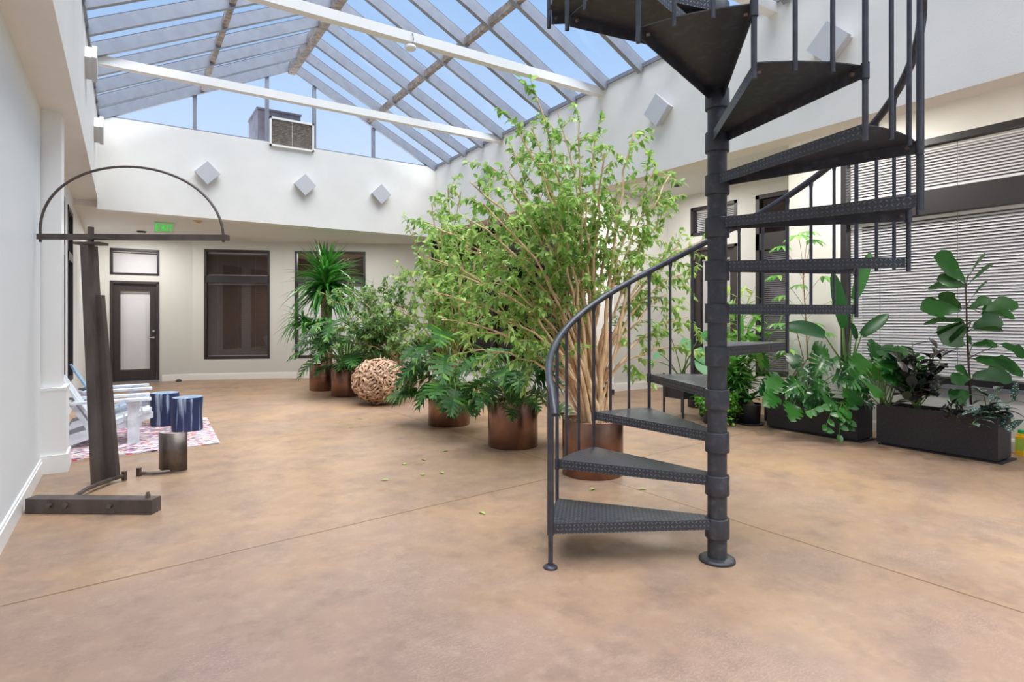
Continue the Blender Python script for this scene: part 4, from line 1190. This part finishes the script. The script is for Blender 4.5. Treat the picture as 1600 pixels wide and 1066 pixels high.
# money tree behind, palmate leaves
rr = random.Random(71)
mtb = V((7.3, 4.62, 0))
mt = thing('money_tree', 'slender money tree with palmate leaves against the white wall', 'potted plant', mtb)
tub(mt, .15, .3, M_blackpl)
st = MB(); fo = MB()
st.tube([V((0, 0, .22))] + [at(*q) - mtb for q in ((1262, 560, 7.4), (1258, 480, 7.35), (1254, 420, 7.35))], [.012, .010, .008, .006], 8, False)
st.tube([V((0, 0, .22))] + [at(*q) - mtb for q in ((1255, 560, 7.4), (1244, 515, 7.35))], [.010, .008, .006], 8, False)
for (jx, jy, px, py, s) in ((1256, 430, 1248, 368, 1.1), (1255, 440, 1268, 375, 1.0), (1256, 440, 1222, 385, .9), (1257, 480, 1216, 430, 1.0), (1257, 470, 1285, 432, .9), (1258, 500, 1225, 462, .9), (1259, 500, 1300, 470, .9), (1260, 530, 1290, 520, .8), (1258, 520, 1218, 505, .9), (1246, 530, 1232, 545, .9), (1260, 545, 1272, 505, .8), (1262, 455, 1250, 445, .8), (1256, 430, 1262, 362, .9)):
    A = at(jx, jy, 7.35) - mtb; B_ = at(px, py, 7.25 + rr.uniform(-.15, .1)) - mtb
    st.tube(arc_path(A, B_, .03, 4), .003, 5, False)
    out = V(((B_ - A).x, (B_ - A).y, 0)); out = out.normalized() if out.length > .01 else V((0, -1, 0))
    for k in range(6):
        an = -1.3 + 2.6 * k / 5; d = Matrix.Rotation(an, 3, 'Z') @ out
        blade(fo, B_, d + UP * .15, .2 * s, .055 * s, 1.1, None, 5, .2)
st.build('stems', M_drbark, mt); fo.build('foliage', M_midg, mt)

# big green clump between stair and troughs
cb = V((6.95, 5.35, 0))
cl = bushy('shell_ginger', 'lush bright green clump of long striped leaves behind the upper stair treads', cb,
           [at(*q) for q in ((1140, 510, 8.2), (1160, 490, 8.2), (1185, 480, 8.3), (1205, 500, 7.9), (1222, 500, 7.7), (1150, 540, 8.0), (1180, 530, 8.0), (1212, 535, 7.7), (1195, 555, 7.7), (1140, 470, 8.4), (1170, 465, 8.5), (1222, 555, 7.6), (1130, 530, 8.0), (1165, 515, 8.0), (1195, 495, 8.0), (1210, 515, 7.7), (1150, 560, 7.8), (1175, 570, 7.8), (1205, 575, 7.6), (1135, 495, 8.2))], M_midg, 81, .38, .105, 9, .8, None, 'potted plant')
tub(cl, .2, .4, M_blackpl)
cc = bushy('croton', 'yellow-splashed croton standing behind the green clump by the alcove door', V((7.45, 6.0, 0)),
           [at(*q) for q in ((1140, 450, 9.0), (1160, 455, 9.0), (1180, 448, 9.1), (1150, 475, 8.9), (1175, 475, 8.9), (1195, 465, 9.0))], M_varie, 83, .26, .075, 14, .6, None, 'potted plant')
tub(cc, .18, .4, M_blackpl)

# small cycad in pot with saucer
cy = thing('potted_cycad', 'small cycad in a round black pot on a black saucer', 'potted plant', (6.79, 4.66, 0), 0)
mb = MB(); mb.lathe([(0, 0), (.155, 0), (.172, .022), (.166, .022), (.15, .008), (0, .008)], 32); mb.build('saucer', M_blackpl, cy)
mb = MB(); mb.lathe([(0, .012), (.112, .012), (.128, .25), (.132, .27), (.122, .27), (.115, .22), (0, .22)], 32); mb.build('pot', M_blackpl, cy)
mb = MB(); mb.lathe([(.045, .215), (.05, .25), (.035, .29), (.015, .315), (0, .32)], 14); mb.build('trunk', M_drbark, cy)
fo = MB(); rr = random.Random(3)
for k in range(14):
    a = k * 2.4; e = rr.uniform(.2, 1.1); d = V((math.cos(a) * math.cos(e), math.sin(a) * math.cos(e), math.sin(e)))
    blade(fo, V((0, 0, .31)), d, rr.uniform(.16, .24), .075, .9, None, 6, .3)
fo.build('foliage', M_mons, cy)
# spider plant behind it
rr = random.Random(31)
spd = thing('spider_plant', 'arching spider plant in a black pot behind the small cycad', 'potted plant', (6.95, 4.98, 0))
tub(spd, .15, .42, M_blackpl)
fo = MB(); strap_head(fo, V((0, 0, .46)), 95, .46, .04, rr, .1, 1.4, 1.2); fo.build('foliage', M_spider, spd)
# lime cascade
rr = random.Random(37)
lmb = V((6.50, 4.98, 0))
lm = thing('creeping_jenny', 'lime green trailing plant behind the stair pole, spilling to the floor', 'potted plant', lmb)
tub(lm, .15, .33, M_blackpl)
st = MB(); fo = MB()
for k in range(70):
    a = rr.random() * 6.28; q = rr.uniform(.15, .30); zt = rr.uniform(.03, .4)
    pa = [V((0, 0, .32)), V((.6 * q * math.cos(a), .6 * q * math.sin(a), .40)), V((q * math.cos(a), q * math.sin(a), (zt + .38) / 2)), V((1.05 * q * math.cos(a), 1.05 * q * math.sin(a), zt))]
    st.tube(pa, .002, 4, False)
    for i in range(22):
        f = rr.random() * 2.99; j = int(f); p = pa[j].lerp(pa[j + 1], f - j) + rv(rr, .03)
        p.z = max(p.z, .02)
        blade(fo, p, V((math.cos(a), math.sin(a), 0)) + rv(rr, .9), .042, .038, .3, None, 3, .1)
st.build('stems', M_stem, lm); fo.build('foliage', M_bright, lm)
# elephant ear on a square planter stand
eb = V((6.56, 5.58, 0))
ps = thing('planter_stand', 'square black planter on thin legs behind the fourth stair tread', 'planter', eb)
for sx in (-.19, .19):
    for sy in (-.17, .17):
        mb = MB(); mb.box(sx - .011, sx + .011, sy - .011, sy + .011, 0, .60); mb.build('leg', M_black, ps)
mb = MB()
mb.box(-.178, .178, -.158, .158, .26, .28); mb.box(-.178, .178, -.158, -.142, .28, .58); mb.box(-.178, .178, .142, .158, .28, .58); mb.box(-.178, -.162, -.142, .142, .28, .58); mb.box(.162, .178, -.142, .142, .28, .58)
mb.build('box', M_blackpl, ps)
mb = MB(); mb.box(-.162, .162, -.142, .142, .28, .545); mb.build('soil', M_soil, ps)
ee = thing('elephant_ear', 'pale green elephant ear growing in the square planter on legs', 'plant', eb + V((0, 0, .545)))
st = MB(); fo = MB(); rr = random.Random(77); eo = eb + V((0, 0, .545))
for (px, py, dep, s, dx) in ((1075, 530, 8.1, 1.0, -.3), (1088, 545, 8.0, 1.2, .3), (1098, 520, 8.2, 1.0, .6), (1045, 520, 8.3, .5, -1), (1092, 562, 7.9, 1.1, .2), (1022, 565, 8.2, .5, -1), (1030, 553, 8.25, .5, -1), (1102, 548, 8.2, 1.1, .8)):
    e = at(px, py, dep) - eo
    st.tube(arc_path(V((rr.uniform(-.04, .04), rr.uniform(-.04, .04), 0)), e, .06, 6), taper(.009, .005, 6), 6, False)
    blade(fo, e, V((CY * dx, -SY * dx, -.5)) + V((-SY, -CY, 0)) * .5, .25 * s, .2 * s, .3, heart, 7, .12, V((-SY, -CY, .9)).normalized())
st.build('stems', M_stem, ee); fo.build('foliage', mat('pale_jade_leaves', rgb(92, 156, 100), .4, trans=.3, island=(rgb(116, 180, 126), rgb(78, 148, 80))), ee)
# ================================================================== fixtures
M_sign = mat('sign_housing', rgb(226, 240, 226), .5)
M_exit = mat('exit_letters', rgb(60, 230, 80), .5, emit=(rgb(50, 240, 80), .35))
t = thing('exit_sign', 'small green exit sign hanging from the rear ceiling', 'sign', (.60, 12.4, 0))
mb = MB(); mb.box(-.16, .16, -.022, .022, 2.925, 3.115); mb.build('housing', M_sign, t)
mb = MB()
def seg(x0, z0, x1, z1, w=.018): mb.bar((x0, -.026, z0), (x1, -.026, z1), .006, w, up=(0, 1, 0)) if False else mb.obox(((x0 + x1) / 2, -.025, (z0 + z1) / 2), V(((x1 - x0) / 2, 0, (z1 - z0) / 2)) * (1 + w / max(.01, V((x1 - x0, 0, z1 - z0)).length) * .6), (0, .004, 0), V((-(z1 - z0), 0, x1 - x0)).normalized() * w / 2)
zb, zt = 2.965, 3.075; zm = (zb + zt) / 2
x = -.125
seg(x, zb, x, zt); seg(x, zt, x + .045, zt); seg(x, zm, x + .038, zm); seg(x, zb, x + .045, zb)
x = -.05; seg(x, zb, x + .055, zt); seg(x, zt, x + .055, zb)
x = .038; seg(x, zb, x, zt)
x = .07; seg(x, zt, x + .055, zt); seg(x + .0275, zb, x + .0275, zt)
mb.build('lettering', M_exit, t)

def ceiling_disc(name, label, cat, x, y, z, r, m, lens=None):
    t = thing(name, label, cat, (x, y, z))
    mb = MB(); mb.lathe([(0, 0), (r, 0), (r, -.012), (r * .82, -.03), (0, -.03)][::-1], 24); mb.build('housing', m, t)
    if lens: mb = MB(); mb.lathe([(0, -.031), (r * .6, -.031), (r * .55, -.04), (0, -.042)][::-1], 20); mb.build('cover', lens, t)
    return t
M_cream = mat('aged_cream_plastic', rgb(222, 192, 140), .5)
M_lens = mat('grey_light_lens', rgb(196, 197, 200), .35)
ceiling_disc('smoke_detector', 'yellowed smoke detector on the rear ceiling beside the exit sign', 'smoke detector', 1.09, 11.87, 3.12, .075, M_cream, M_cream)
ceiling_disc('downlight', 'recessed downlight in the rear ceiling above the far door', 'light', .28, 13.9, 3.12, .085, M_bronze, M_lens)
ceiling_disc('downlight', 'recessed downlight in the alcove ceiling, between the fig and the stair pole', 'light', 8.2, 7.1, 3.76, .085, M_alu, M_bronze)
t = thing('smoke_detector', 'white smoke detector hung under the middle white beam', 'smoke detector', (2.61, 5.98, 4.385))
mb = MB(); mb.lathe([(0, 0), (.035, 0), (.04, -.02), (.062, -.03), (.064, -.055), (.045, -.075), (0, -.08)][::-1], 24); mb.build('housing', M_trim, t)
mb = MB(); mb.tube([(.0, -.055, .09), (.015, -.06, .03), (.01, -.04, -.02)], .004, 6); mb.build('cable', M_alu, t)

M_lamp = mat('wall_light_housing', rgb(206, 207, 208), .45)
def wall_light(label, pos, nrm):
    n = V(nrm); s = n.cross(UP).normalized()
    t = thing('wall_light', label, 'light', pos, 0, 'square wall lights of the light well')
    A, B_ = (s + UP).normalized(), (s - UP).normalized(); h = .137
    tilt = n * .0
    mb = MB(); mb.obox(n * .03, A * h * .9, B_ * h * .9, n * .03); mb.build('housing', M_lamp, t)
    mb = MB(); mb.obox(n * .082, A * h, B_ * h, n * .022); mb.build('lens', M_lens, t)
    return t
for x, lab in ((1.145, 'leftmost of the three square lights on the far upper wall'), (2.72, 'middle of the three square lights on the far upper wall'), (4.16, 'rightmost of the three square lights on the far upper wall')):
    wall_light(lab, (x, YF, 3.79), (0, -1, 0))
for y, lab in ((4.89, 'square light on the right upper wall beside the stair pole'), (2.85, 'square light on the right upper wall seen through the stair balusters'), (8.9, 'square light on the right upper wall half hidden by fig leaves')):
    wall_light(lab, (XR, y, 3.86), (-1, 0, 0))
for y, z, lab in ((7.72, 4.10, 'square light on the left upper wall, the nearer and higher one in view'), (9.9, 3.97, 'square light on the left upper wall near the far corner')):
    wall_light(lab, (XL, y, z), (1, 0, 0))

# fire extinguisher on the white column
M_red = mat('red_enamel', rgb(214, 30, 44), .3)
t = thing('fire_extinguisher', 'red fire extinguisher hung on the white column behind the fig stems', 'fire extinguisher', (7.40, 8.032, .78))
mb = MB(); mb.lathe([(0, 0), (.06, 0), (.068, .015), (.068, .27), (.05, .32), (.022, .34), (.022, .36), (0, .36)], 24); mb.build('cylinder', M_red, t)
mb = MB(); mb.box(-.02, .02, -.02, .02, .36, .4); mb.box(-.05, .09, -.012, .012, .40, .42); mb.tube([(.02, -.01, .38), (.1, -.03, .33), (.09, -.05, .12)], .011, 6); mb.build('valve', M_black, t)
mb = MB(); mb.lathe([(.0695, .08), (.0695, .19)], 24); mb.build('label', M_trim, t)
# dark pot on its stand and the thing on the floor by the column
t = thing('plant_pot', 'tall black pot on a low stand behind the fig trunk by the white column', 'pot', (6.9, 7.75, 0))
mb = MB(); mb.lathe([(0, .25), (.15, .25), (.17, .62), (.16, .62), (.15, .56), (0, .56)], 28); mb.build('pot', M_blackpl, t)
for k in range(4):
    a = k * pi / 2 + .5; mb = MB(); mb.tube([(.16 * math.cos(a), .16 * math.sin(a), 0), (.16 * math.cos(a), .16 * math.sin(a), .4)], .01, 6); mb.build('leg', M_black, t)
t = thing('doorstop_box', 'small black boxy object on the floor at the foot of the white column', 'box', (7.25, 7.9, 0))
mb = MB(); mb.box(-.12, .12, -.08, .08, 0, .09); mb.box(-.09, .03, -.07, .06, .09, .13); mb.tube([(.0, 0, .12), (.05, 0, .18), (.1, .0, .12)], .012, 6); mb.build('body', M_black, t)
# bottle of plant feed at the right
M_yel = mat('yellow_plastic', rgb(240, 190, 30), .35); M_grn = mat('green_plastic', rgb(40, 160, 80), .4)
bpos = at(1597, 701, 5.9); bpos.z = 0
t = thing('plant_feed_bottle', 'yellow plastic bottle with green cap behind the right end of the nearer trough', 'bottle', bpos)
def rbox(mb, a, b, z0, z1, c=.02): mb.prism([(-a + c, -b), (a - c, -b), (a, -b + c), (a, b - c), (a - c, b), (-a + c, b), (-a, b - c), (-a, -b + c)], z0, z1)
mb = MB(); rbox(mb, .06, .045, 0, .19); rbox(mb, .05, .035, .19, .215); mb.build('bottle', M_yel, t)
mb = MB(); rbox(mb, .0605, .0455, .05, .17); mb.build('label', mat('lime_label', rgb(170, 200, 80), .5), t)
mb = MB(); mb.cyl(0, 0, .215, .25, .033, 18); mb.build('cap', M_grn, t)
mb = MB(); q = V((-SY, -CY, 0)); mb.tube([q * .058 + V((-.03, 0, .155)), q * .064 + V((-.03, 0, .155))], .018, 14); mb.build('badge', M_black, t)
# little dark stop on the floor at the far wall
mb = MB(); mb.lathe([(0, 0), (.06, 0), (.055, .03), (.03, .05), (0, .055)], 14)
o = mb.build('door_stop', M_black); o.location = (.98, 14.66, 0); tag(o, 'tiny dark door stop on the floor by the far baseboard', 'door stop')

# fallen leaves
M_fallen = mat('fallen_leaf', rgb(160, 178, 92), .6, trans=.15)
rr = random.Random(99)
lf = None
for (px, py) in ((607, 751), (632, 727), (660, 744), (693, 741), (750, 801), (664, 720), (566, 655), (530, 660), (930, 764), (545, 668), (700, 705), (1010, 765)):
    k = EYE * FPX / (py - HORIZON); p = at(px, py, k); p.z = .002
    if lf is None:
        mb = MB(); blade(mb, (0, 0, .004), (1, 0, .12), .065, .034, .25, None, 5, .3); lf = mb.build('fallen_leaf', M_fallen); o = lf
        tag(o, 'small green leaf fallen on the concrete floor', 'leaf', 'fallen fig leaves on the floor')
    else:
        o = lf.copy(); COL.objects.link(o)
    o.location = p; o.rotation_euler = (0, 0, rr.random() * 6.28)

# ================================================================== daylight, lamps and added fill, camera
w = bpy.data.worlds.new('sky'); scene.world = w; w.use_nodes = True
N, L = w.node_tree.nodes, w.node_tree.links
bgn = N['Background']; tc = N.new('ShaderNodeTexCoord'); sep = N.new('ShaderNodeSeparateXYZ'); cr = N.new('ShaderNodeValToRGB')
L.new(tc.outputs['Generated'], sep.inputs[0]); L.new(sep.outputs[2], cr.inputs[0])
e = cr.color_ramp.elements
e[0].position = 0.0; e[0].color = rgb(226, 238, 252); e[1].position = .75; e[1].color = rgb(140, 180, 236)
q = e.new(.22); q.color = rgb(206, 225, 251); q = e.new(.42); q.color = rgb(172, 205, 246)
mx = N.new('ShaderNodeMix'); mx.data_type = 'RGBA'; nz = N.new('ShaderNodeTexNoise'); nz.inputs['Scale'].default_value = 2.2; nz.inputs['Detail'].default_value = 6
L.new(tc.outputs['Generated'], nz.inputs['Vector']); mr = N.new('ShaderNodeMapRange'); mr.inputs['From Min'].default_value = .5; mr.inputs['From Max'].default_value = .8; mr.inputs['To Max'].default_value = .3
L.new(nz.outputs['Fac'], mr.inputs['Value']); L.new(mr.outputs['Result'], mx.inputs['Factor']); L.new(cr.outputs[0], mx.inputs['A']); mx.inputs['B'].default_value = rgb(230, 238, 250)
L.new(mx.outputs['Result'], bgn.inputs['Color']); bgn.inputs['Strength'].default_value = WORLD_STRENGTH

sd = bpy.data.lights.new('sun', 'SUN'); sd.energy = SUN_ENERGY; sd.angle = math.radians(SUN_ANGLE); sd.color = (1, .985, .96)
so = bpy.data.objects.new('sun', sd); COL.objects.link(so)
dirv = V(SUN_DIR).normalized(); so.rotation_euler = dirv.to_track_quat('-Z', 'Y').to_euler()

def lamp(name, pos, power, size, col=(1, .98, .95)):
    a = bpy.data.lights.new(name, 'AREA'); a.shape = 'DISK'; a.size = size; a.energy = power; a.color = col
    o = bpy.data.objects.new(name, a); COL.objects.link(o); o.location = pos; return o
for p, k in (((8.2, 7.1, 3.70), .45), ((6.7, 6.6, 3.74), 1.2), ((6.6, 3.6, 3.74), 1), ((6.6, .6, 3.74), 1)): lamp('downlight_and_fill_lamp', p, ALCOVE_W * k, .3)  # first sits at the modelled downlight, the others added to brighten the alcove
for p in ((.28, 13.9, 3.07), (2.3, 12.6, 3.08), (4.0, 12.0, 3.08)): lamp('downlight_and_fill_lamp', p, REAR_W, .3)  # besides the rear downlight's own, fixtureless lamps added to brighten the corridor
lamp('office_fill_lamp', (3.1, 14.9, 2.9), 26, .4, (1, .75, .5))  # added behind the angled window for a warm glow through its blind
lamp('office_fill_lamp', (9.4, 2.5, 3.6), 60, .6)  # added behind the right window to backlight the blind slats
lamp('office_fill_lamp', (.2, 16.4, 3.0), 30, .5); lamp('office_fill_lamp', (4.6, 15.2, 3.0), 30, .5)  # added to brighten the blinds of the far door and far window

cd = bpy.data.cameras.new('camera'); cam = bpy.data.objects.new('camera', cd); COL.objects.link(cam)
cam.location = (0, 0, EYE); cam.rotation_euler = (pi / 2, 0, -YAW)
cd.sensor_width = 36; cd.sensor_fit = 'HORIZONTAL'; cd.lens = 36 * FPX / 1600; cd.shift_y = -(533 - HORIZON) / 1600
cd.clip_start = .05
scene.camera = cam
vs = scene.view_settings
scene.display_settings.display_device = 'sRGB'
vs.view_transform = 'Standard'; vs.look = 'None'; vs.gamma = 1; vs.exposure = EXPOSURE; vs.use_curve_mapping = False
scene.cycles.max_bounces = 10; scene.cycles.diffuse_bounces = 6; scene.cycles.transparent_max_bounces = 16
scene.cycles.use_denoising = True
